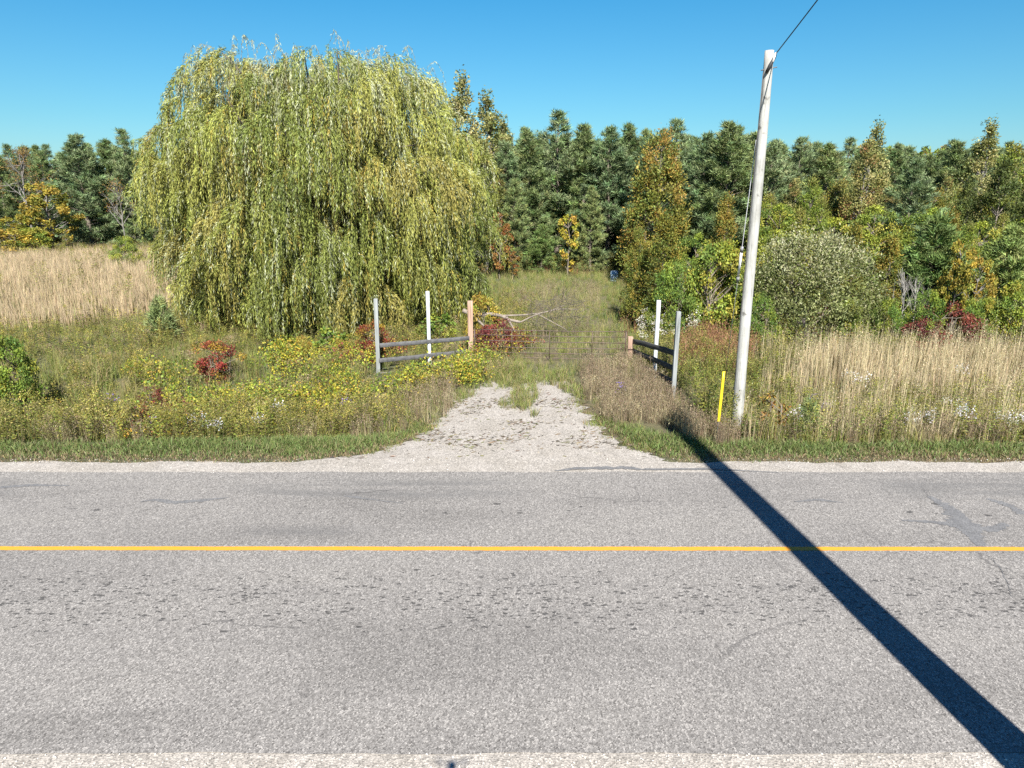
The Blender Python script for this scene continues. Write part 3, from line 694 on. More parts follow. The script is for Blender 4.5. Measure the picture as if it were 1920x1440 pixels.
# palettes (linear base colours)
PINE = [(.155, .195, .072), (.125, .165, .060), (.190, .230, .084), (.100, .130, .050)]
PINEB = [(.145, .195, .088), (.170, .222, .102), (.112, .150, .068)]
PINEY = [(.150, .200, .058), (.120, .170, .050), (.180, .225, .072)]
CEDAR = [(.19, .185, .034), (.15, .165, .032), (.25, .18, .036), (.11, .14, .03)]
DKCED = [(.075, .10, .026), (.10, .12, .03), (.05, .072, .02)]
YGRN = [(.22, .25, .034), (.155, .205, .03), (.27, .25, .04), (.115, .16, .028)]
GREEN = [(.09, .14, .026), (.12, .18, .032), (.07, .11, .022)]
GOLD = [(.30, .22, .032), (.24, .17, .03), (.23, .21, .035), (.15, .16, .028)]
ORNG = [(.26, .12, .035), (.23, .16, .035), (.22, .085, .03), (.14, .14, .032)]
OLIVE = [(.18, .18, .045), (.14, .15, .04), (.23, .185, .06), (.11, .125, .036)]
PALEW = [(.26, .265, .14), (.32, .315, .19), (.20, .215, .09), (.13, .155, .045), (.11, .13, .038)]
REDS = [(.20, .03, .025), (.14, .022, .022), (.24, .07, .03), (.30, .20, .03), (.12, .10, .02)]
MAROON = [(.13, .03, .03), (.09, .022, .025), (.20, .05, .035)]
POPL = [(.24, .24, .085), (.18, .195, .065), (.30, .27, .11), (.14, .155, .05)]
RUSTY = [(.20, .11, .045), (.26, .13, .05), (.13, .09, .035)]

protos = {}
used = {}
def proto(kind):
    if kind in protos: return protos[kind]
    K = {
     'pine0': lambda: make_pine('pine_tree', 10, 2.3, 11, PINE), 'pine1': lambda: make_pine('pine_tree', 10, 2.6, 12, PINEB),
     'pine2': lambda: make_pine('pine_tree', 10, 2.1, 13, PINE, gap=.52), 'pine3': lambda: make_pine('pine_tree', 10, 2.5, 14, PINEB, gap=.66, open_=.1),
     'pineyoung': lambda: make_pine('pine_tree', 5, 1.5, 15, PINEY, tuft=18, crown0=.05, gap=.30),
     'pinesmall': lambda: make_pine('pine_seedling', 1.5, .6, 16, PINE[:2]+PINE[3:], tuft=16, crown0=.1, gap=.2),
     'cedar': lambda: make_broad('cedar_tree', 8.5, 3.6, 21, CEDAR, base=.02, ncl=190, per=110, leaf=.15, shape='cone', cl=.085, up=.55, ratio=.42, solid=.25),
     'slimcedar': lambda: make_broad('cedar_tree', 8.5, 3.0, 61, CEDAR+GOLD[1:2], base=.02, ncl=150, per=100, leaf=.15, shape='slim', cl=.085, up=.5, ratio=.42, solid=.25),
     'darkcedar': lambda: make_broad('cedar_tree', 8.5, 3.2, 22, DKCED, base=.02, ncl=150, per=100, leaf=.15, shape='cone', cl=.085, up=.5, ratio=.4, solid=.25),
     'poplar': lambda: make_broad('poplar_tree', 13, 4.4, 23, POPL, base=.15, ncl=210, per=85, leaf=.14, shape='spire', cl=.055, bark=GREYB, up=.5, ratio=.7),
     'ygreen': lambda: make_broad('maple_tree', 6, 3.6, 24, YGRN, base=.05, ncl=120, per=150, leaf=.115, shape='round', cl=.10),
     'ygreen2': lambda: make_broad('ash_tree', 8, 4.2, 25, YGRN+OLIVE[:1], base=.04, ncl=160, per=110, leaf=.13, shape='spire', cl=.085, up=.35, ratio=.42),
     'olive': lambda: make_broad('ash_tree', 9, 4.0, 26, OLIVE+POPL[:2]+RUSTY[:1], base=.06, ncl=170, per=110, leaf=.13, shape='spire', cl=.075, bark=GREYB, up=.2, ratio=.45),
     'gold': lambda: make_broad('maple_tree', 5, 3.0, 27, GOLD, base=.2, ncl=50, per=120, leaf=.125, shape='round', cl=.10, bark=GREYB, ratio=.8),
     'yellow': lambda: make_broad('maple_tree', 5, 2.4, 62, [(.38, .31, .04), (.30, .28, .035), (.20, .22, .03), (.32, .22, .04)], base=.05, ncl=34, per=60, leaf=.16, shape='vase', cl=.10, ratio=.8),
     'orange': lambda: make_broad('maple_tree', 5, 2.4, 28, ORNG, base=.15, ncl=40, per=100, leaf=.13, shape='round', cl=.10, ratio=.8),
     'greenbush': lambda: make_broad('bush', 3, 3.6, 29, GREEN+YGRN[:2], base=.0, ncl=95, per=150, leaf=.10, shape='dome', cl=.10, stems=4, ratio=.55),
     'ybush': lambda: make_broad('bush', 3, 3.2, 30, YGRN+GREEN[:1], base=.0, ncl=90, per=150, leaf=.105, shape='dome', cl=.11, stems=4, ratio=.6),
     'goldbush': lambda: make_broad('bush', 2, 2.4, 31, GOLD[:3]+YGRN[:1], base=.0, ncl=36, per=150, leaf=.09, shape='dome', cl=.13, stems=4, ratio=.75),
     'redbush': lambda: make_broad('bush', 1.3, 1.6, 32, REDS, base=.02, ncl=28, per=130, leaf=.066, shape='vase', cl=.10, stems=5, ratio=.4, wts=(4, 3, 2, 1.5, 1.5)),
     'maroonbush': lambda: make_broad('bush', 1.5, 1.7, 33, MAROON, base=.05, ncl=30, per=130, leaf=.07, shape='round', cl=.13, stems=5, ratio=.4),
     'palewillow': lambda: make_broad('willow_bush', 4.6, 5.4, 34, PALEW[2:], base=.0, ncl=240, per=190, leaf=.115, shape='dome', cl=.085, stems=6, ratio=.36, up=.45, solid=.5, toppal=PALEW[:3]),
     'twig': lambda: make_bare('bare_bush', 2.2, 35, np.array((.11, .085, .08)), spread=.7),
     'bare': lambda: make_bare('bare_tree', 7, 36, GREYB, ORNG, 500), 'barered': lambda: make_bare('bare_tree', 11, 37, GREYB*.95, RUSTY+ORNG[:2], 2600),
     'stem': lambda: make_bare('dead_sapling', 4.5, 38, np.array((.27, .25, .22)), spread=.3),
     'herb': lambda: make_broad('leafy_weed', .9, .9, 39, GREEN+YGRN[:1], base=0, ncl=16, per=45, leaf=.10, shape='dome', cl=.16, stems=4, ratio=.6),
     'rustherb': lambda: make_broad('sumac_sapling', 1.1, .7, 40, ORNG[:3], base=.2, ncl=12, per=30, leaf=.10, shape='vase', cl=.12, stems=3, ratio=.4),
    }
    protos[kind] = K[kind](); used[kind] = False
    return protos[kind]
def plant(kind, px, Y, top, label, cat=None, group=None, ws=1.0, basepy=None, rz=None, x=None, h=None):
    src = proto(kind)
    if used[kind]: r = copy_tree(src)
    else: r = src; used[kind] = True
    X0 = xz(px, (top+(basepy or at_row(Y)))/2, Y)[0] if x is None else x
    zg = zt(X0, Y); Hh = (xz(px, top, Y)[1]-zg) if h is None else h
    s = Hh/r['h0']; r.location = (X0, Y, zg)
    rr_ = random.Random(len(kind)*7919+ord(kind[-1])*131+int(round(px))*31+int(round(Y*10)))
    r.rotation_euler = (0, 0, rr_.uniform(0, 2*pi) if rz is None else rz); r.scale = (s*ws, s*ws, s)
    cats = {'pine': 'pine tree', 'ceda': 'cedar tree', 'popl': 'poplar tree', 'mapl': 'maple tree', 'ash_': 'ash tree', 'bush': 'bush', 'will': 'bush', 'bare': 'bare tree', 'dead': 'sapling', 'leaf': 'weed', 'suma': 'sapling'}
    tag(r, label, cat or cats[r.name[:4]], group)
    return r
def at_row(Y): return 720+F*tan(math.atan(H/Y)-P)

# ---- weeping willow
def make_willow():
    rng = np.random.default_rng(77); root = empty('weeping_willow', (0, 0, 0)); gt_ = Geo(); gc = Geo()
    # trunk and limbs
    tube(gt_, [(0, 0, -.3), (.05, 0, 1.2), (0, .1, 2.6)], [.62, .48, .42], DKB*1.3, 12, cap=False)
    def Rz(z):   # half width of the crown at a height
        return np.interp(z, [0, 1.2, 3, 5, 6.5, 8, 9.3, 10.3, 10.9, 11.4], [4.9, 5.4, 6.1, 6.8, 6.85, 6.1, 5.3, 4.75, 4.1, 2.8])
    caps = []
    def ok(c, dmin): return all((c[0]-q[0])**2+(c[1]-q[1])**2+((c[2]-q[2])*1.15)**2 > dmin**2 for q in caps)
    for k in range(5000):
        if len(caps) >= 240: break
        z = rng.uniform(2.0, 10.2); a = rng.uniform(0, 2*pi); rr = Rz(z)*rng.uniform(.72, 1.02)
        c_ = (rr*cos(a), rr*sin(a)*.9, z, 1.0)
        if ok(c_, 1.22): caps.append(c_)
    for k in range(3000):
        if len(caps) >= 310: break
        if k % 2: z = rng.uniform(9.4, 10.55); a = rng.uniform(0, 2*pi); rr = Rz(z)*math.sqrt(rng.random())*.95
        else: z = rng.uniform(3.5, 10); a = rng.uniform(0, 2*pi); rr = Rz(z)*rng.uniform(.2, .6)
        c_ = (rr*cos(a), rr*sin(a)*.9, z, .9)
        if ok(c_, .95): caps.append(c_)
    caps = [(x-.15*float(smooth(8, 10.3, z)), y, z+.35*math.sin(x*1.3)*float(smooth(8.5, 10, z)), s) for (x, y, z, s) in caps]
    for (x, y, z, s) in caps[::3]:
        a = math.atan2(y, x); st = (0.1*cos(a), 0.1*sin(a), rng.uniform(1.6, 2.6)); branch(gt_, st, (x*.9, y*.9, z-.1), .10, .02, DKB*1.2, rng, 7, .10, 5)
    P_ = []; D_ = []; L_ = []; C_ = []
    pal = np.array([(.195, .220, .046), (.155, .185, .040), (.235, .245, .056), (.105, .135, .030), (.24, .22, .055)])
    silver = np.array((.30, .32, .19))
    for (cx, cy, cz, s) in caps:
        a = math.atan2(cy, cx); R = rng.uniform(.75, 1.5); LC = rng.uniform(1.1, 2.3); capc = pal[rng.choice(5, p=[.3, .3, .2, .12, .08])]*np.exp(rng.normal(0, .10))
        ns = int(30+56*R*R)
        fx = rng.uniform(-.3, 1)  # strands thrown outward
        ncl_ = int(8+12*R*R); cr_ = R*np.sqrt(rng.random(ncl_)); ct_ = rng.uniform(0, 2*pi, ncl_); cl_ = rng.uniform(.6, 1.2, ncl_)
        for k in range(ns):
            j_ = rng.integers(ncl_); sp_ = rng.normal(0, .075, 2); ox = cr_[j_]*cos(ct_[j_])+sp_[0]; oy = cr_[j_]*sin(ct_[j_])+sp_[1]; rad = math.hypot(ox, oy); th = math.atan2(oy, ox)
            x0 = cx+ox; y0 = cy+oy; z0 = cz-.80*rad*rad/R+rng.normal(0, .05)
            dirx, diry = (cr_[j_]*cos(ct_[j_])*.7+cos(a)*.45), (cr_[j_]*sin(ct_[j_])*.7+sin(a)*.45); dn_ = math.hypot(dirx, diry)+1e-6; dirx /= dn_; diry /= dn_
            Ls = LC*cl_[j_]*rng.uniform(.7, 1.1)*(1.25 if cz < 3.8 else 1); Ls = min(Ls, max(z0-.05-rng.uniform(0, .45), .4))
            m_ = int(Ls/.047); t = (np.arange(m_)+rng.random(m_)*.8)*.047
            thr = rng.uniform(.2, .62)*min(1, R); e = 1-np.exp(-t/.5); rise = rng.uniform(.04, .26)
            X = x0+dirx*thr*e; Y = y0+diry*thr*e; Z = z0+rise*np.sin(np.minimum(t/.5, pi))-(t-.30*e)
            X += .05*np.sin(t*2.1+k); Y += .05*np.cos(t*1.7+k)
            dd = np.gradient(np.stack([X, Y, Z], 1), axis=0) if m_ > 2 else np.tile([[0, 0, -1.]], (m_, 1))
            P_.append(np.stack([X, Y, Z], 1)); D_.append(unit(dd)); 
            c_ = capc*np.exp(rng.normal(0, .16))
            if rng.random() < .07+.18*float(smooth(7.5, 10.5, cz)): c_ = silver*np.exp(rng.normal(0, .15))
            if rng.random() < .05: c_ = np.array((.28, .23, .04))
            cc = np.tile(c_, (m_, 1))
            C_.append(cc)
    P_ = np.concatenate(P_); D_ = np.concatenate(D_); C_ = np.concatenate(C_); n_ = len(P_)
    D2 = D_+rng.normal(0, .26, (n_, 3)); C_ = C_*np.exp(rng.normal(0, .15, (n_, 1)))
    al = rng.random(n_) < .05; C_[al] = silver
    leaves(gc, P_+rng.normal(0, .025, (n_, 3)), D2, rng.uniform(.10, .18, n_), rng.uniform(.018, .033, n_), C_, rng, .08)
    # airy wisps along the top
    for k in range(200):
        a = rng.uniform(0, 2*pi); z = rng.uniform(8.6, 10.4); r = Rz(z)*rng.uniform(.5, 1.05)
        p0 = np.array([r*cos(a)-.15*float(smooth(8, 10.3, z)), r*sin(a)*.9, z]); hh = rng.uniform(.15, .42); oa = a+rng.normal(0, .8); out_ = rng.uniform(.3, .9)
        t = np.linspace(0, 1, 16); X = p0[0]+cos(oa)*out_*t; Y = p0[1]+sin(oa)*out_*t; Z = p0[2]+hh*np.sin(t*2.6)-.8*t**3
        pt = np.stack([X, Y, Z], 1); tube(gc, pt[::3], .006, np.array((.2, .17, .09)), 3, cap=False)
        ii = np.repeat(np.arange(16), 2); nn_ = len(ii); leaves(gc, pt[ii]+rng.normal(0, .02, (nn_, 3)), np.array([0, 0, -1.])+rng.normal(0, .5, (nn_, 3)), rng.uniform(.08, .15, nn_), .022, np.tile(silver*.9, (nn_, 1))*np.exp(rng.normal(0, .2, (nn_, 1))), rng)
    gt_.build('trunk', BARK, root); gc.build('crown', leafmat("willow_leaf", .15, .6, .25, 0), root)
    print('willow leaves', n_)
    return root
wl = make_willow(); wlx, wly = -7.7, 29.6; wl.location = (wlx, wly, zt(wlx, wly)); wl.scale = (.90, .95, 1.02)
tag(wl, "huge weeping willow with long yellow green hanging strands, left of the gate", "willow tree")

# ---- individual trees, from the left edge to the right edge of the wood
T = [
 # kind, px, Y, top, width scale, label
 ('barered', 45, 70, 240, 1.0, "tall greyish pink half bare tree at the far left, above the golden scrub"),
 ('pine0', 8, 74, 290, 1.1, "dark pine at the far left edge behind the half bare tree"),
 ('pine2', 88, 76, 284, 1.0, "narrow pine between the half bare tree and the broad dark pine, left field"),
 ('pine1', 157, 72, 254, 1.25, "broad dark green pine with a shadowed foot behind the tan field"),
 ('pine0', 213, 75, 262, 1.1, "pine with open leaders standing just left of the willow"),
 ('pine3', 245, 73, 246, 1.15, "tallest pine beside the left edge of the willow"),
 ('pine2', 283, 71, 290, 1.1, "pine half hidden behind the left strands of the willow"),
 ('gold', 92, 66, 345, 1.25, "golden orange tree in front of the dark pines, far left"),
 ('bare', 228, 66, 318, .9, "slim grey bare tree with a few orange leaves left of the willow"),
 ('gold', 28, 67, 408, 1.5, "low golden yellow tree at the far left field edge"),
 ('ybush', 62, 64, 428, 1.3, "yellow green scrub bush at the foot of the golden orange tree"),
 ('goldbush', 12, 63, 428, 1.9, "golden bush at the far left end of the tan field"),
 ('greenbush', 236, 53, 443, .82, "rounded dark green bush at the edge of the tan field beside the willow"),
 ('olive', 125, 65, 432, .9, "small olive and rust shrub tree at the edge of the tan field"),
 # behind the willow and over the track
 ('poplar', 866, 50, 132, 1.25, "tallest airy poplar behind the right shoulder of the willow"),
 ('poplar', 915, 52, 166, 1.35, "second airy poplar, shorter, right of the tallest poplar"),
 ('poplar', 945, 55, 214, 1.2, "lowest of the three poplars, next to the first pines"),
 ('olive', 905, 46, 262, 1.2, "olive leaved tree below the airy poplars beside the willow"),
 ('pine1', 948, 49, 268, 1.15, "blue green pine directly right of the willow"),
 ('pine0', 990, 50, 244, 1.1, "pine with a thin broken leader right of the willow"),
 ('pine3', 1046, 51, 213, 1.15, "tallest pine of the wall above the track, with upright candles"),
 ('pine2', 1093, 50, 236, 1.1, "pine just right of the tallest pine above the track"),
 ('pine1', 1140, 49, 240, 1.15, "wide pine above the dark hollow at the head of the track"),
 ('pine0', 1176, 51, 232, .95, "slender spired pine left of the rounded golden cedar"),
 ('pineyoung', 1017, 46, 425, 1.25, "small pale green pine in front of the pine wall at the head of the track"),
 ('pine2', 1108, 46.5, 350, .95, "shorter pine with hanging lower boughs beside the dark hollow"),
 ('pine0', 965, 46.5, 335, 1.0, "shorter pine behind the red maple leaves right of the willow"),
 ('orange', 938, 43.5, 396, .75, "orange red maple sapling at the right edge of the willow"),
 ('orange', 962, 43, 470, 1.0, "small orange maple sapling low in front of the pines"),
 ('yellow', 1066, 44.5, 396, .8, "slender golden yellow maple in front of the pines at the head of the track"),
 ('cedar', 1232, 40, 246, 1.12, "large rounded golden olive cedar right of the track"),
 # right of the track
 ('pine1', 1212, 47, 258, 1.1, "pine peeping over the left side of the golden olive cedar"),
 ('pine3', 1262, 48, 228, 1.1, "dark tipped pine just behind the golden olive cedar"),
 ('pine1', 1318, 44, 252, 1.2, "blue green pine between the golden cedar and the utility pole"),
 ('pine0', 1359, 43, 228, 1.25, "bushy topped pine left of the utility pole"),
 ('pine2', 1405, 45, 250, 1.1, "pine behind the utility pole"),
 ('slimcedar', 1355, 34, 362, 1.0, "orange tinged slender cedar left of the utility pole"),
 ('cedar', 1195, 33, 425, .85, "green gold cedar at the right edge of the overgrown track"),
 ('slimcedar', 1243, 30.5, 396, 1.25, "yellow green cedar standing below the golden olive cedar, foliage down to the ground"),
 ('ygreen', 1300, 32.5, 440, .8, "leafy green tree between the track and the slender orange cedar"),
 ('greenbush', 1262, 29.2, 490, .6, "dense dark green bush behind the white fence post"),
 ('ybush', 1345, 29.3, 455, .68, "bright leafy green bush left of the utility pole"),
 ('greenbush', 1392, 29.2, 500, .55, "small green bush right behind the foot of the utility pole"),
 ('pine1', 1440, 42, 268, 1.15, "pine just right of the top half of the utility pole"),
 ('pine3', 1488, 44, 262, 1.15, "second pine right of the utility pole"),
 ('pine0', 1540, 43, 270, 1.2, "third pine right of the utility pole"),
 ('ygreen', 1455, 35, 385, .95, "bright yellow green tree above the pale willow bush"),
 ('ygreen2', 1530, 36, 372, .9, "olive yellow tree over the right side of the pale willow bush"),
 ('palewillow', 1522, 30.2, 442, 1.12, "large rounded willow bush with silvery tips right of the utility pole"),
 ('olive', 1612, 38, 262, .95, "brown olive tree with rusty leaves right of the pale willow bush"),
 ('poplar', 1628, 45, 224, 1.15, "pale topped poplar rising above the brown olive tree"),
 ('pine0', 1668, 46, 282, 1.1, "pine right of the pale topped poplar"),
 ('pine1', 1702, 37, 300, 1.15, "blue green pine in the middle of the right hand wood"),
 ('olive', 1762, 40, 330, .85, "thin rusty tree right of the blue green pine"),
 ('poplar', 1832, 47, 220, 1.35, "tall yellow topped poplar at the right of the wood"),
 ('pine2', 1778, 48, 268, 1.05, "dark pine left of the tall yellow topped poplar"),
 ('ygreen2', 1885, 47, 272, 1.2, "yellow green ash at the upper right corner of the wood"),
 ('darkcedar', 1800, 37, 345, .9, "dark green cedar left of the darkest cedar, right hand wood"),
 ('darkcedar', 1865, 36, 305, 1.1, "darkest and tallest cedar near the right edge"),
 ('darkcedar', 1925, 37, 330, 1.1, "dark cedar cut by the right edge of the view"),
 ('slimcedar', 1662, 31, 440, 1.2, "yellow green cedar right of the pale willow bush"),
 ('pineyoung', 1745, 31, 412, 1.2, "soft pale green young pine behind the tan reeds"),
 ('pineyoung', 1880, 31.5, 432, 1.15, "young light green pine at the right edge behind the reeds"),
 ('ygreen2', 1805, 32, 420, .75, "slender yellow green ash between the two young pines"),
 ('gold', 1826, 28.6, 485, .6, "orange gold maple sapling between the two young pines"),
 ('gold', 1790, 29.5, 455, .55, "golden leaved sapling left of the orange gold maple, behind the reeds"),
 ('ybush', 1850, 27.4, 560, .55, "yellow green bush below the orange gold maple sapling"),
 ('ybush', 1908, 27.0, 530, .7, "yellow bush at the right edge behind the reeds"),
 ('greenbush', 1660, 27.6, 560, .55, "dark leafy bush between the pale willow bush and the dead saplings"),
 ('greenbush', 1730, 27.3, 545, .62, "green bush behind the dead saplings"),
 ('maroonbush', 1772, 26.6, 575, 1.0, "dark red bush at the back of the tan reeds"),
 ('maroonbush', 1728, 26.8, 597, .8, "small reddish bush left of the dark red bush"),
 ('greenbush', 1818, 27.0, 560, .5, "shadowed bush right of the dark red bush"),
 ('stem', 1688, 28.0, 470, .7, "thin pale dead sapling behind the reeds, left one"),
 ('stem', 1716, 27.8, 490, .7, "leaning pale dead sapling right of the thinner one"),
 ('twig', 1500, 27.0, 575, 1.2, "purplish bare twiggy bush at the foot of the pale willow bush"),
 ('greenbush', 1425, 27.7, 552, .55, "dark bush between the utility pole and the twiggy bush"),
 ('ybush', 1585, 27.7, 565, .6, "yellowish bush at the right foot of the pale willow bush"),
 # near the fence and in the meadow
 ('redbush', 410, 19.6, 640, 1.2, "bright red sumac bush in front of the willow"),
 ('maroonbush', 283, 17.4, 726, .75, "dark purple red shrub among the yellow vines"),
 ('redbush', 700, 21.8, 604, .8, "red and orange shrub behind the left grey fence post"),
 ('goldbush', 905, 24.3, 552, .62, "golden leaved bush behind the left gate post"),
 ('maroonbush', 930, 22.9, 598, 1.1, "reddish bramble bush behind the left half of the gate"),
 ('ybush', 14, 16.8, 632, .62, "leafy green bush at the left edge of the meadow"),
 ('pinesmall', 299, 24.8, 572, .8, "small blue green pine seedling at the left foot of the willow"),
 ('herb', 822, 24.0, 590, 1.3, "bright green leafy weed under the right strands of the willow"),
 ('herb', 620, 23.2, 615, 1.4, "bright green leafy weed in the shade under the willow"),
 ('goldbush', 570, 21.8, 632, .75, "yellow vine covered bush below the middle of the willow"),
 ('goldbush', 640, 21.6, 636, .6, "small yellow vine covered bush left of the grey fence post"),
 ('rustherb', 1452, 14.9, 735, 1.0, "little rust red sumac sapling right of the utility pole"),
 ('herb', 1406, 14.6, 778, .8, "dark green weed at the foot of the utility pole"),
 ('pinesmall', 1512, 14.8, 762, .75, "small dark evergreen seedling in the right roadside weeds"),
]
for (k, px, Y, top, ws, lab) in T:
    if px > 1400 and 20 < Y < 34: Y = 22+(Y-26.5)*.72
    elif 1180 < px <= 1400 and 28 < Y < 34: Y = 25.4+(Y-29)*.8
    if k[:4] == 'pine' and Y > 30: ws *= 1.18
    plant(k, px, Y, top, lab, ws=ws)
# deeper rows: pines whose crowns merge
rng = np.random.default_rng(8)
def back(px0, px1, n, Y0, Y1, tops, label, group, kinds=('pine0', 'pine1', 'pine2', 'pine3')):
    for k in range(n):
        px = px0+(px1-px0)*(k+rng.uniform(.2, .8))/n; Y = rng.uniform(Y0, Y1)
        plant(kinds[rng.integers(len(kinds))], px, Y, rng.uniform(*tops), label, group=group, ws=rng.uniform(1.0, 1.3))
back(-30, 330, 15, 79, 90, (268, 300), "pine of the packed back rows behind the tan field on the left", "pines in the back rows left of the willow")
back(925, 1200, 20, 54, 66, (236, 276), "pine of the packed back rows behind the pine wall above the track", "pines in the back rows above the track")
back(1200, 1430, 16, 50, 62, (238, 275), "pine of the packed back rows between the golden cedar and the utility pole", "pines in the back rows left of the utility pole")
back(1430, 1940, 26, 50, 62, (262, 298), "pine of the packed back rows in the wood right of the utility pole", "pines in the back rows right of the utility pole")
for k in range(12):
    px = 1440+k*43+rng.uniform(-12, 12)
    plant(('ygreen2', 'olive', 'ygreen2', 'cedar')[k % 4], px, rng.uniform(38, 41), rng.uniform(320, 375), "olive and yellow green tree filling the gaps of the right hand wood", group="mixed trees between the pines on the right", ws=rng.uniform(.8, 1.1))
for k in range(11):
    px = 1450+k*46+rng.uniform(-14, 14)
    plant(('ygreen', 'ygreen2', 'ygreen', 'slimcedar')[k % 4], px, rng.uniform(28, 32), rng.uniform(388, 440), "bright yellow green tree in the second row behind the bushes on the right", group="yellow green trees behind the bushes on the right", ws=rng.uniform(.8, 1.0))
# far wooded hill
def far_wood():
    rng = np.random.default_rng(55); g = Geo(); n = 470
    X = rng.uniform(-230, 210, n); Y = rng.uniform(88, 190, n); keep = (X > -230)
    X, Y = X[keep], Y[keep]; pal = np.array(PINE[:2]+OLIVE+YGRN[1:2]+POPL[:1])
    for x, y in zip(X, Y):
        hh = rng.uniform(6, 9); r = rng.uniform(1.8, 3); m_ = 420; c = pal[rng.integers(len(pal))]
        f = rng.random(m_)**.8; a = rng.uniform(0, 2*pi, m_); rr = r*np.sqrt(np.maximum(0, 1-(f*1.0)**2))*rng.uniform(.5, 1, m_)
        p = np.stack([x+rr*np.cos(a), y+rr*np.sin(a), float(hgt(x, y))+1+f*hh], 1)
        leaves(g, p, rng.normal(0, 1, (m_, 3))+[0, 0, .6], rng.uniform(.35, .8, m_), rng.uniform(.2, .4, m_), np.tile(c, (m_, 1))*np.exp(rng.normal(0, .2, (m_, 1))), rng)
    o = g.build('far_woodland', LEAF); tag(o, "far wooded hillside of mixed autumn trees on the skyline", "woodland", kind='stuff')
far_wood()

# ------------------------------------------------------------------ dead fallen branch behind the gate
db = empty('fallen_branch', (at(893, 622)[0], 24.2, 0)); tag(db, "bleached dead branch fallen from the willow behind the gate", "fallen branch")
rng = np.random.default_rng(9); g = Geo(); L0 = np.array(db.location); BL = np.array((.17, .14, .11))
def bl(pix, Y0, Y1, r0, r1, name):
    g = Geo(); k = len(pix); pts = [np.array(P3(px, py, Y0+(Y1-Y0)*i_/(k-1)))-L0 for i_, (px, py) in enumerate(pix)]
    t = np.linspace(0, k-1, 5*(k-1)+1); pts = np.array(pts); q = np.stack([np.interp(t, np.arange(k), pts[:, j]) for j in range(3)], 1); q[1:-1] = (q[:-2]+q[2:]+2*q[1:-1])/4
    tube(g, q, np.linspace(r0, r1, len(q)), BL*rng.uniform(.85, 1.1), 8); g.build(name, BARK, db, True)
bl([(868, 582), (886, 590), (905, 590), (922, 589), (940, 592), (955, 600), (976, 604)], 24.4, 24.0, .085, .045, 'main_limb')
bl([(886, 592), (897, 601), (908, 612)], 24.2, 23.8, .06, .03, 'side_limb'); bl([(950, 595), (958, 608), (966, 622)], 24.0, 23.6, .05, .02, 'side_limb')
bl([(940, 592), (975, 591), (1010, 588), (1050, 579), (1085, 580)], 24.1, 24.8, .035, .01, 'side_limb'); bl([(976, 604), (1000, 592), (1030, 583), (1060, 572)], 24.0, 25, .03, .01, 'side_limb')
bl([(1010, 590), (1040, 606), (1062, 618)], 24.4, 24.0, .02, .008, 'side_limb')
g = Geo()
for k in range(190):
    px = rng.uniform(975, 1095); py = rng.uniform(560, 612); a = np.array(P3(px, py, rng.uniform(24, 25.6)))-L0; d = rng.normal(0, 1, 3)*[1, .6, .55]+[.4, 0, .1]; L = rng.uniform(.3, 1.0)
    d = d/np.linalg.norm(d); tube(g, [a, a+d*L*.5+rng.normal(0, .03, 3), a+d*L], [.008, .006, .003], BL*.55, 3, cap=False)
g.build('twigs', BARK, db)
# pale blue drum on the rise
bx_, by_ = at(1151, 546)[0], 42.5; bx_ = xz(1151, 538, by_)[0]; g = Geo(); s = 20
pr = [(-.02, .24), (0, .275), (.1, .29), (.3, .285), (.32, .30), (.34, .285), (.6, .285), (.62, .30), (.64, .285), (.84, .27), (.88, .24), (.885, .2)]
dd = empty('plastic_drum', (bx_, by_, zt(bx_, by_))); tag(dd, "small pale blue drum half hidden in grass at the head of the track", "drum")
pts = np.array([[0, 0, z*.72-.04] for z, r in pr]); tube(g, pts, .85*np.array([r for z, r in pr]), np.array((.27, .38, .48)), 20); dro = g.build('drum_shell', PAINT, dd, True)
g = Geo(); tube(g, [(.1, 0, .59), (.1, 0, .625)], .035, np.array((.7, .72, .75)), 10); g.build('bung_cap', PAINT, dd)

# ------------------------------------------------------------------ ground cover
rng = np.random.default_rng(101)
def scatter(x0, x1, y0, y1, dens, fn, rng=rng):
    """random ground points thinned by a 0..1 weight fn(x, y, px, py)"""
    n = int((x1-x0)*(y1-y0)*dens); x = rng.uniform(x0, x1, n); y = rng.uniform(y0, y1, n)
    px, py = topix(x, y, 0.0); w_ = fn(x, y, px, py); k = rng.random(n) < w_
    return x[k], y[k]
_ph = rng.uniform(0, 6.28, 40)
def patch(x, y, s, i=0):
    """soft blotches 0..1"""
    r = 0
    for k in range(5):
        a = _ph[(i*5+k) % 40]*3; f = s*(1+.6*k); r = r+np.sin((x*cos(a)+y*sin(a))*f+_ph[(i*7+k*3) % 40])*(.8**k)
    return .5+.5*np.clip(r/1.7, -1, 1)
def inpoly(px, py, poly):
    c = np.zeros(np.shape(px), bool); n = len(poly); j = n-1
    for i in range(n):
        xi, yi = poly[i]; xj, yj = poly[j]
        c ^= ((yi > py) != (yj > py)) & (px < (xj-xi)*(py-yi)/(yj-yi+1e-9)+xi); j = i
    return c
def on_drive(x, y, mrg=0.0):
    a = drive_l(y); b = drive_r(y); inside = (x > a-mrg) & (x < b+mrg) & (y < 18.2)
    return inside
def drive_dist(x, y):
    a = drive_l(y); b = drive_r(y); return np.where(y < 18.6, np.maximum(a-x, x-b), 9)
def nofence(x, y):
    k = ~((x > 4.15) & (x < 4.75) & (y > 13.5) & (y < 14.2))
    k &= ~((y > 17) & (y < 21.6) & (np.abs(x-(3.75+(21.4-y)*.181)) < .45))
    k &= ~((y > 18.2) & (y < 22.2) & (x > -4.4) & (x < -1.2) & (y-(20.3+(x+4.1)*.55) < .5) & (y-(20.3+(x+4.1)*.55) > -1.7))
    return k
def visible(x, y, px): return (px > -260) & (px < 2180)

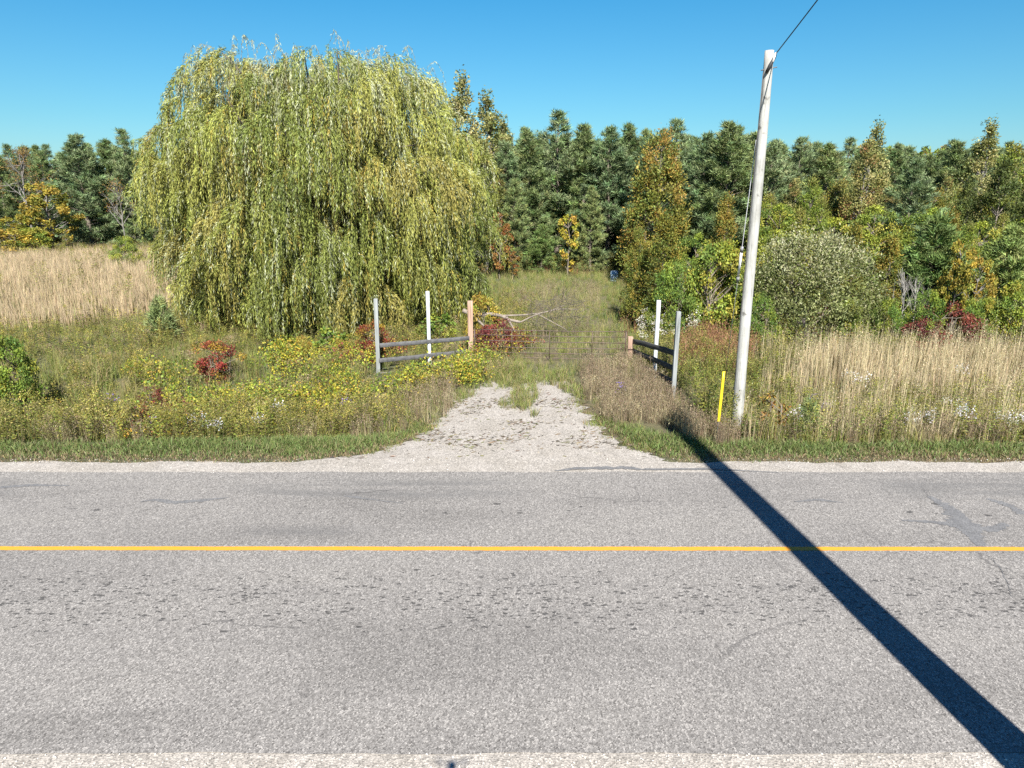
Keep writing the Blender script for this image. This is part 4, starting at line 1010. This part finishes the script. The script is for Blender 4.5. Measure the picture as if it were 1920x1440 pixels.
GRN = [(.10, .150, .038), (.08, .125, .032), (.13, .170, .050), (.165, .165, .065)]
DEAD = [(.26, .20, .11), (.20, .15, .08), (.32, .26, .15)]
MEAD = [(.165, .205, .042), (.13, .17, .036), (.20, .205, .05), (.24, .205, .075), (.11, .15, .032)]
TAN = [(.39, .28, .185), (.33, .235, .15), (.45, .34, .23), (.28, .20, .12)]
PTAN = [(.38, .32, .19), (.46, .39, .25), (.30, .25, .14), (.23, .21, .09)]
PINKG = [(.22, .16, .105), (.28, .215, .15), (.17, .12, .08), (.19, .165, .09)]
# mown verge: green blades, brown matted edge by the gravel
g = Geo()
def verge_w(x, y, px, py):
    dd_ = drive_dist(x, y)
    inner = 12.76+wob(x, 2.1, .07)
    outer = 13.95+wob(x, .9, .15)
    flare = (x < 0)*np.exp(-np.maximum(dd_, 0)/2.2)*2.1+(x > 0)*np.exp(-np.maximum(dd_, 0)/.9)*2.2
    o_ = outer+flare
    return ((y > inner) & (y < o_) & (dd_ > .02+.12*patch(x, y, 3, 1))).astype(float)*np.where(y < inner+.2, .55, 1)
x, y = scatter(-26, 26, 12.6, 17.5, 1500, verge_w)
e_ = np.clip((y-12.86-wob(x, 2.1, .10))/.8, 0, 1); dd_ = drive_dist(x, y); e_ = np.minimum(e_, np.clip(dd_/.5, 0, 1))
n_ = len(x); isg = rng.random(n_) < (.10+.88*e_)*(.6+.4*patch(x, y, 1.2, 2))
c_ = np.where(isg[:, None], pick(GRN, n_, rng), pick(DEAD, n_, rng)*.8)
h_ = np.where(isg, rng.uniform(.06, .19, n_), rng.uniform(.03, .09, n_))*(.6+.6*e_)
blades(g, x, y, hgt(x, y)-.01, h_, rng.uniform(.008, .018, n_), rng.uniform(.2, 1.3, n_), c_, rng)
tag(g.build('verge_grass', STRAW), "strip of short green grass with brown matted edge along the gravel shoulder", "grass", kind='stuff')
print('verge', n_)

# ---- plant templates
def T_forb(seed, h, pal, top=None, ns=5, nl=26, leaf=.075, spread=.16, topn=26, ratio=.22, stemc=(.12, .10, .05)):
    r = np.random.default_rng(seed); g = Geo()
    for s in range(ns):
        a = r.uniform(0, 2*pi); b0 = np.array([cos(a), sin(a), 0])*spread*r.uniform(.1, 1); hh = h*r.uniform(.7, 1.1); tp = b0+np.array([cos(a)*.22*r.random()*h, sin(a)*.22*r.random()*h, hh])
        needles(g, b0[None]-[[0, 0, .05]], (tp-b0)[None], np.array([hh]), .014, np.array([stemc]), r)
        t = r.uniform(.12, .98, nl); p = b0+(tp-b0)*t[:, None]; d = r.normal(0, 1, (nl, 3))*[1, 1, .3]+[0, 0, .35]
        leaves(g, p, d, leaf*r.uniform(.6, 1.4, nl), leaf*ratio*r.uniform(.8, 1.4, nl), pick(pal, nl, r, jit=.2), r)
        if top is not None:
            p = tp+r.normal(0, .045, (topn, 3))*[1, 1, 1.4]; L = r.uniform(.02, .045, topn); leaves(g, p, r.normal(0, 1, (topn, 3)), L, L*.8, pick(top, topn, r, jit=.15), r)
    return g.arrays()
def T_grass(seed, h, pal, nb=26, spread=.14, wd=.011, lean=.35, tip=None, head=0):
    r = np.random.default_rng(seed); g = Geo(); a = r.uniform(0, 2*pi, nb); q = spread*np.sqrt(r.random(nb)); hh = h*r.uniform(.45, 1.1, nb)
    t = blades(g, q*np.cos(a), q*np.sin(a), np.full(nb, -.03), hh, wd*r.uniform(.7, 1.3, nb), np.abs(r.normal(0, lean, nb)), pick(pal, nb, r, jit=.18), r, None if tip is None else pick(tip, nb, r))
    if head:
        for k in range(nb):
            if hh[k] > h*.72:
                p = t[k]+r.normal(0, .012, (head, 3))+np.array([0, 0, 1])*r.uniform(-.13, .02, (head, 1)); leaves(g, p, np.array([0, 0, 1.])+r.normal(0, .4, (head, 3)), r.uniform(.03, .06, head), .016, pick(tip or pal, head, r), r)
    return g.arrays()
def T_vine(seed, pal, n=120, r_=.5, h=.65, leaf=.064):
    r = np.random.default_rng(seed); g = Geo(); a = r.uniform(0, 2*pi, n); q = r_*np.sqrt(r.random(n)); z = h*(1-(q/r_)**2*.6)*r.uniform(.3, 1.05, n)
    p = np.stack([q*np.cos(a), q*np.sin(a), z], 1); d = np.stack([np.cos(a), np.sin(a), r.normal(0, .5, n)], 1)+r.normal(0, .5, (n, 3)); L = leaf*r.uniform(.6, 1.2, n)
    # two overlapping leaf blades give a lobed outline
    c = pick(pal, n, r, jit=.16); leaves(g, p, d, L, L*.85, c, r, .12); leaves(g, p+r.normal(0, .01, (n, 3)), d+r.normal(0, .45, (n, 3)), L*.8, L*.6, c*.95, r, .12)
    return g.arrays()
def fill(name, label, cat, temps, x, y, smin, smax, rng=rng, jit=.14, mat=None, zf=0):
    g = Geo(); k = rng.integers(0, len(temps), len(x)); z = hgt(x, y)+zf
    for i_, t in enumerate(temps):
        m_ = k == i_; replicate(g, t, x[m_], y[m_], z[m_], rng.uniform(smin, smax, m_.sum()), rng, jit)
    print(name, len(x), sum(len(a) for a in g.q)+sum(len(a) for a in g.t))
    return tag(g.build(name, mat or STRAW), label, cat, kind='stuff')
YTOP = [(.27, .24, .045), (.20, .19, .04), (.16, .14, .05)]
GWEED = [(.165, .19, .032), (.125, .155, .028), (.21, .215, .04), (.20, .17, .045)]
forb = [T_forb(1, .95, GWEED, YTOP), T_forb(2, .85, GWEED, [(.17, .14, .06), (.20, .18, .06)]), T_forb(3, 1.0, GWEED+GREEN[:1], YTOP), T_forb(4, .8, OLIVE, None)]
forb_s = [T_forb(5, .55, GWEED+MEAD[:2], None, ns=4, nl=20), T_forb(6, .6, MEAD, [(.20, .16, .09)], ns=4, nl=20)]
mead = [T_grass(7, .75, MEAD, 30, .2, .012, .4), T_grass(8, .6, MEAD, 30, .2, .012, .5, MEAD[2:4]), T_grass(9, .8, MEAD+DEAD[:1], 26, .2, .012, .35, MEAD[3:4]+DEAD[:1], head=2)]
dry = [T_grass(10, .85, PINKG, 26, .16, .010, .3, PINKG, head=6), T_grass(11, .7, PINKG+DEAD, 28, .18, .010, .4, PTAN, head=5), T_grass(12, .9, PINKG[:2]+PTAN[:2], 22, .15, .010, .25, PINKG, head=6)]
reed = [T_grass(13, 1.35, PTAN, 24, .20, .014, .10, PTAN[1:2], head=2), T_grass(14, 1.2, PTAN+MEAD[:1], 24, .22, .014, .14, PTAN), T_grass(15, 1.5, PTAN[:2], 18, .2, .014, .07, PTAN[:1], head=2)]
tanf = [T_grass(16, 1.3, TAN, 18, .30, .026, .15, TAN[2:3]), T_grass(17, 1.15, TAN+MEAD[:1], 20, .32, .026, .2, TAN), T_grass(18, 1.4, TAN[:2], 16, .3, .026, .14, TAN[:1])]
rust = [T_grass(19, 1.0, [(.22, .10, .06), (.17, .08, .05), (.28, .15, .08)], 22, .2, .014, .25, [(.26, .12, .07)], head=4)]
YV = [(.38, .34, .034), (.25, .26, .030), (.42, .31, .038), (.15, .18, .028), (.28, .18, .04), (.12, .15, .025)]
vine = [T_vine(20, YV), T_vine(21, YV[:3]+YGRN[:2]+GREEN[:1]), T_vine(22, YGRN+YV[1:2]+GREEN[:1])]
vred = [T_vine(23, MAROON+ORNG[:2]+YV[:1])]
aster = [T_forb(24, .62, GWEED, [(.55, .55, .52), (.48, .47, .48)], ns=6, nl=16, topn=16, spread=.2)]
purple = [T_forb(25, .7, GWEED, [(.24, .16, .42)], ns=3, nl=14, topn=14, spread=.1)]
fluffy = [T_forb(26, .9, OLIVE, [(.55, .53, .46), (.45, .43, .38)], ns=5, nl=14, topn=26, spread=.2)]

# left of the driveway
LMEADOW_TOP = 588
def left_front(x, y, px, py):   # tall goldenrod belt behind the verge
    o_ = 14.0+wob(x, .9, .15)+np.exp(-np.maximum(drive_dist(x, y), 0)/2.2)*2.1
    w_ = (x < 0) & (y > o_) & (y < 16.6+wob(x, 1, .4)) & (drive_dist(x, y) > 1.1)
    return w_*visible(x, y, px)*(.55+.45*patch(x, y, .9, 3))
x, y = scatter(-24, 0, 13.9, 17, 15, left_front); fill('goldenrod_weeds', "belt of tall goldenrod and green weeds behind the left verge", "weeds", forb, x, y, .62, 1.0, jit=.28)
def left_mead(x, y, px, py):
    w_ = (px < 1010-(py-560)*.3) & (y > 14.8) & (py > 505+82*smooth(430, 0, px)*0+0) & (drive_dist(x, y) > .35)
    tanz = (px < 330) & (py < 618-28*patch(x, y, .3, 4))
    return (w_ & ~tanz & nofence(x, y))*visible(x, y, px)*1.0
x, y = scatter(-34, 3, 14.5, 36, 12, left_mead); k = y > 21.3
fill('meadow_grass', "olive green unmown meadow left of the driveway", "meadow", mead, x[~k], y[~k], .55, 1.0); fill('meadow_grass', "shorter olive grass at the foot of the willow", "meadow", mead, x[k], y[k], .35, .7)
x, y = scatter(-34, 3, 14.5, 36, 7, lambda x, y, px, py: left_mead(x, y, px, py)*patch(x, y, .55, 5)); fill('meadow_weeds', "patches of green weeds in the left meadow", "weeds", forb_s+forb[:1], x, y, .6, .95, jit=.28)
# dry grey pink grass between the belt and the driveway
def leftdry(x, y, px, py): return (inpoly(px, py, [(520, 800), (640, 760), (760, 720), (860, 715), (850, 770), (760, 805), (640, 815)]) | (inpoly(px, py, [(40, 790), (200, 750), (300, 800), (100, 822)])))*.9
x, y = scatter(-14, 1, 14, 20, 16, leftdry); fill('dry_grass', "greyish pink dry grass beside the left edge of the driveway", "grass", dry, x, y, .45, .75)
# yellow wild vines
def yvine(x, y, px, py):
    a = inpoly(px, py, [(330, 780), (380, 735), (470, 720), (520, 660), (640, 655), (720, 690), (860, 690), (925, 690), (905, 740), (820, 725), (700, 745), (560, 770), (450, 800), (350, 800)])
    b = inpoly(px, py, [(180, 760), (270, 720), (360, 735), (360, 790), (200, 800)]) | inpoly(px, py, [(60, 760), (85, 735), (95, 750), (75, 775)]) | inpoly(px, py, [(250, 700), (360, 695), (370, 715), (255, 718)])
    return (a*1.0+b*.6)*(.25+.75*(patch(x, y, 1.25, 6) > .45))*visible(x, y, px)*nofence(x, y)
x, y = scatter(-16, 2, 15, 24, 6.5, yvine); x1, y1 = scatter(-3.4, 1, 16, 21, 5, lambda x, y, px, py: inpoly(px, py, [(830, 735), (850, 690), (925, 690), (910, 712), (880, 738)])*1.0)
fill('grapevine_patch', "tangle of bright yellow wild vine leaves along the left wing fence", "vines", vine, np.r_[x, x1], np.r_[y, y1], .6, 1.25, mat=LEAF, zf=.12)
x, y = scatter(-14, 1, 15, 24, 3.6, lambda x, y, px, py: (inpoly(px, py, [(230, 790), (260, 740), (330, 760), (390, 800), (300, 800)]) | inpoly(px, py, [(890, 680), (890, 620), (1000, 615), (1000, 670)]) | inpoly(px, py, [(640, 690), (740, 640), (760, 670), (700, 700)]))*1.0)
fill('bramble_patch', "dark red and purple bramble leaves among the yellow vines", "brambles", vred, x, y, .7, 1.2, mat=LEAF, zf=.08)
# tan field on the left
def tanw(x, y, px, py): return ((px < 420) & (py < 620-34*patch(x, y, .28, 4)) & (py > 462))*(.75+.25*patch(x, y, .2, 7))*(px > -260)
x, y = scatter(-75, -8, 25.5, 72, 7.5, tanw); fill('reed_field', "field of tall pinkish tan dry reeds on the left", "reeds", tanf, x, y, .6, .92)
x, y = scatter(-75, -14, 29, 72, .25, lambda x, y, px, py: tanw(x, y, px, py)*(patch(x, y, .3, 8) > .6)); fill('field_weeds', "green weeds scattered in the tan field", "weeds", forb, x, y, 1.0, 1.7)
# the track beyond the gate
def track(x, y, px, py): return ((px > 830) & (px < 1330+(620-py)*-.1) & (py < 705) & (py > 505) & (x > -6) & ~on_drive(x, y) & ~((y > 20.6) & (y < 22.4) & (x > -1.5) & (x < 3.9)))*1.0
x, y = scatter(-8, 16, 17.6, 56, 10, lambda x, y, px, py: track(x, y, px, py)*np.where(py < 640, 1, .8)); fill('track_grass', "unmown olive grass covering the track beyond the gate", "grass", mead, x, y, .4, .75)
x, y = scatter(-8, 16, 18, 50, 6, lambda x, y, px, py: track(x, y, px, py)*(inpoly(px, py, [(980, 620), (960, 560), (1040, 540), (1130, 545), (1120, 600), (1060, 640)])*.9+(py > 625)*(px < 1180)*.55)); fill('track_dry_grass', "brownish dry grass and twigs over the middle of the track", "grass", dry, x, y, .4, .7)
x, y = scatter(-1.6, 4, 20.5, 22.5, 16, lambda x, y, px, py: np.ones_like(x)); fill('gateway_grass', "short trampled grass under the pipe gate", "grass", mead, x, y, .18, .34)
x, y = scatter(-4.8, -1, 18, 22.2, 22, lambda x, y, px, py: (~nofence(x, y))*1.0); fill('fence_grass', "short grass and weeds at the foot of the left fence wing", "grass", mead+forb_s, x, y, .22, .4)
x, y = scatter(3.2, 5.2, 17, 21.6, 20, lambda x, y, px, py: (~nofence(x, y))*1.0); fill('fence_grass', "short grass and weeds at the foot of the right fence wing", "grass", mead+forb_s, x, y, .3, .5)
# median strip and the edges of the driveway
def med(x, y, px, py): return np.clip(1.0*inpoly(px, py, [(935, 712), (960, 735), (955, 765), (990, 775), (1005, 745), (1010, 715), (1060, 705), (1060, 690), (900, 690), (905, 712)])*(.35+.65*(patch(x, y, 2.5, 2) > .4))+.7*inpoly(px, py, [(930, 740), (1010, 740), (1000, 800), (950, 800)])*(patch(x, y, 2.2, 5) > .62)+1.0*inpoly(px, py, [(850, 760), (872, 722), (905, 704), (1070, 704), (1088, 750), (1060, 735), (1030, 722), (1000, 724), (930, 730), (900, 724), (885, 745)])*(.4+.6*patch(x, y, 2.2, 1)), 0, 1)
x, y = scatter(-2, 4, 15.5, 20, 90, med); fill('median_grass', "grass tuft strip growing between the wheel tracks", "grass", [T_grass(30, .35, MEAD+GRN[:1], 24, .12, .009, .7), T_grass(31, .4, PINKG+MEAD, 22, .12, .009, .6)], x, y, .4, .95)
x, y = scatter(-7, 7, 13.2, 19, 22, lambda x, y, px, py: ((drive_dist(x, y) > -.25) & (drive_dist(x, y) < 1.0))*(y > 13.3)*.9)
fill('edge_grass', "low grass creeping over both edges of the driveway", "grass", [T_grass(32, .22, GRN+MEAD, 26, .13, .009, .9), T_grass(33, .18, DEAD+MEAD, 26, .13, .009, 1.1)], x, y, .5, 1.1)
# dry pinkish grass right of the driveway
def rdry(x, y, px, py): return inpoly(px, py, [(1085, 690), (1180, 680), (1240, 715), (1290, 770), (1370, 800), (1390, 832), (1290, 826), (1230, 790), (1140, 800), (1095, 750)])*(drive_dist(x, y) > .25)*1.0
x, y = scatter(.5, 9, 13.8, 22, 30, rdry); fill('dry_grass', "tall pinkish grey dry grass between the driveway and the right fence wing", "grass", dry, x, y, .42, .75)
px_ = np.array([4.3, 4.42, 4.52, 4.6, 4.36, 4.48, 4.7, 4.25]); fill('dry_grass', "short dry grass in front of the yellow marker", "grass", dry, px_, np.full(8, 13.86)+np.array([0, .04, .02, .06, -.05, -.06, 0, .02]), .5, .7)
# green weeds around the fence and the pole
def rweed(x, y, px, py):
    a = inpoly(px, py, [(1190, 700), (1200, 640), (1300, 650), (1480, 660), (1500, 740), (1480, 800), (1400, 800), (1290, 760)])
    b = (py > 735) & (py < 836) & (px > 1330)
    return (a*1.0+b*.75)*(drive_dist(x, y) > .8)*(px < 2180)*nofence(x, y)
x, y = scatter(2, 22, 13.95, 24, 12, rweed); fill('goldenrod_weeds', "green and yellowish weeds around the right fence wing and the poles", "weeds", forb+forb_s, x, y, .6, 1.0)
x, y = scatter(2, 22, 13.95, 27, 8, lambda x, y, px, py: np.clip(rweed(x, y, px, py)+(inpoly(px, py, [(1190, 655), (1500, 665), (1480, 720), (1250, 710)])), 0, 1)*1.0); fill('meadow_grass', "olive grass among the weeds around the utility pole", "grass", mead, x, y, .6, 1.0)
# tall reeds on the right
def reedw(x, y, px, py): return ((px > 1440+np.maximum(0, 760-py)*.25-60*patch(x, y, .5, 9)) & (py > 672) & (py < 822))*(px < 2180)*(.3+.7*smooth(1440, 1600, px))*np.where(y < 17.6, .12+.5*patch(x, y, 1.1, 4), .5+.5*patch(x, y, .8, 6))
x, y = scatter(5, 26, 14.2, 27.6, 22, reedw); fill('reed_field', "dense stand of tall pale straw reeds right of the utility pole", "reeds", reed, x, y, .58, .98)
x, y = scatter(4, 26, 13.95, 15.4, 22, lambda x, y, px, py: ((px > 1330) & (px < 2180))*(.45+.4*patch(x, y, 1, 8))); fill('dry_grass', "mixed straw grass along the front of the right reeds", "grass", dry+reed[1:2], x, y, .45, .75)
x, y = scatter(4, 16, 20, 28.2, 12, lambda x, y, px, py: inpoly(px, py, [(1260, 690), (1275, 645), (1400, 645), (1440, 665), (1400, 690), (1330, 695)])*1.0); fill('rusty_grass', "rust red dry grass at the foot of the trees left of the utility pole", "grass", rust, x, y, .8, 1.2)
x, y = scatter(6, 26, 21, 25, 7, lambda x, y, px, py: ((px > 1440) & (px < 2180))*(.4+.5*patch(x, y, 1, 8))); fill('rusty_grass', "tangled brown and green grass at the back edge of the reeds", "grass", rust+forb+mead, x, y, .8, 1.1)
# flowers
x, y = scatter(8, 24, 14.0, 14.9, 7, lambda x, y, px, py: ((px > 1690) & (px < 2160))*(patch(x, y, 1.6, 2) > .35)*1.0); x2, y2 = scatter(6, 16, 14.5, 19, .35, lambda x, y, px, py: (px > 1480)*1.0)
x3, y3 = scatter(-12, -4, 14.2, 16.4, .8, lambda x, y, px, py: ((px > 340) & (px < 640))*1.0)
fill('white_asters', "clusters of small white asters in the roadside weeds", "wildflowers", aster, np.r_[x, x2, x3], np.r_[y, y2, y3], .8, 1.15)
pts = [at(1466, 800), at(1518, 760), at(1540, 765), at(222, 755), at(640, 760), at(1160, 760), at(280, 790)]
fill('purple_asters', "a few purple asters scattered in the roadside weeds", "wildflowers", purple, np.array([p[0] for p in pts]), np.array([p[1] for p in pts]), .8, 1.1)
x, y = scatter(3, 8, 19, 28, 3, lambda x, y, px, py: inpoly(px, py, [(1195, 660), (1200, 610), (1300, 610), (1310, 650), (1230, 670)])*1.0); fill('seeding_weeds', "weeds gone to fluffy white seed behind the right fence wing", "weeds", fluffy, x, y, .8, 1.15)
# shade weeds under the willow
x, y = scatter(-16, -1, 23, 38, 4, lambda x, y, px, py: (np.hypot(x-wlx, y-wly) < 7.6)*1.0); fill('shade_weeds', "green weeds in the shade below the willow", "weeds", forb, x, y, .5, .9)
# undergrowth at the foot of the wood
def wood(x, y, px, py): return ((px > 880) & (y > 44)) | ((px > 1180) & (y > 23.5+(px < 1400)*2.2)) | ((px < 500) & (y > 60))
x, y = scatter(-60, 45, 23, 76, 1.3, lambda x, y, px, py: wood(x, y, px, py)*((px > -200) & (px < 2100))*1.0); fill('undergrowth', "brown and green undergrowth at the foot of the wood", "undergrowth", forb+rust, x, y, .7, 1.3)
# near side of the road, mostly below the picture
x, y = scatter(-12, 12, 1.5, 3.4, 60, lambda x, y, px, py: np.ones_like(x)); fill('verge_grass', "short grass on the near side verge below the picture", "grass", [T_grass(34, .16, GRN+DEAD, 18, .1, .008, .8)], x, y, .6, 1.1)

# straw, twigs and crumbs on the driveway
n_ = 2600; x = rng.uniform(-6, 6, n_*3); y = rng.uniform(12.95, 18.2, n_*3); k = on_drive(x, y, .2) & (rng.random(n_*3) < .12+.85*(patch(x*.6, y*1.6, 1.7, 3) > .62)*1.0)
x, y = x[k], y[k]; n_ = len(x); g = Geo(); a = rng.normal(0, .6, n_)+(rng.random(n_) < .3)*1.2
d = np.stack([np.cos(a), np.sin(a)*.7, rng.uniform(-.02, .12, n_)], 1); L = rng.uniform(.04, .17, n_)
leaves(g, np.stack([x, y, hgt(x, y)+.016], 1), d, L, rng.uniform(.012, .028, n_), pick([(.13, .095, .065), (.10, .075, .05), (.19, .15, .095), (.06, .05, .04), (.12, .125, .05)], n_, rng), rng, .03)
tag(g.build('straw_litter', STRAW), "brown straw and twig litter scattered over the gravel driveway", "litter", kind='stuff')
x, y = scatter(-5, 5, 13.1, 18, 5, lambda x, y, px, py: on_drive(x, y, -.2)*(.15+.85*(patch(x, y*1.6, 1.5, 3) > .6))); fill('driveway_tufts', "small brown and green tufts sprouting in the gravel driveway", "grass", [T_grass(35, .10, DEAD+MEAD[:1], 22, .13, .008, 1.4), T_grass(36, .07, DEAD+PINKG, 26, .2, .008, 1.6)], x, y, .5, 1.2)
# loose stones
n_ = 9000; x = rng.uniform(-16, 16, n_); y = np.where(rng.random(n_) < .35, rng.uniform(12.2, 12.98, n_), rng.uniform(12.9, 18, n_)); k = (y < 12.98) | on_drive(x, y)
x1_ = rng.uniform(-8, 8, 2500); y1_ = rng.uniform(4.6, 5.36, 2500)
x = np.r_[x[k], x1_]; y = np.r_[y[k], y1_]; n_ = len(x); g = Geo()
oc = np.array([(1, 0, 0), (0, 1, 0), (-1, 0, 0), (0, -1, 0), (0, 0, 1), (0, 0, -.3)], np.float32)
tf = np.array([(0, 1, 4), (1, 2, 4), (2, 3, 4), (3, 0, 4), (1, 0, 5), (2, 1, 5), (3, 2, 5), (0, 3, 5)])
oc2 = oc*[1, .8, .6]
replicate(g, (oc2.astype(np.float32), np.tile([.43, .40, .36], (6, 1)).astype(np.float32), np.zeros((0, 4), int), tf), x, y, hgt(x, y)*(y > 6)+.008, np.minimum(rng.exponential(.005, n_)+.003, .015), rng, .25)
tag(g.build('loose_stones', STONE), "loose pale crushed stones on the shoulders and driveway", "stones", kind='stuff')
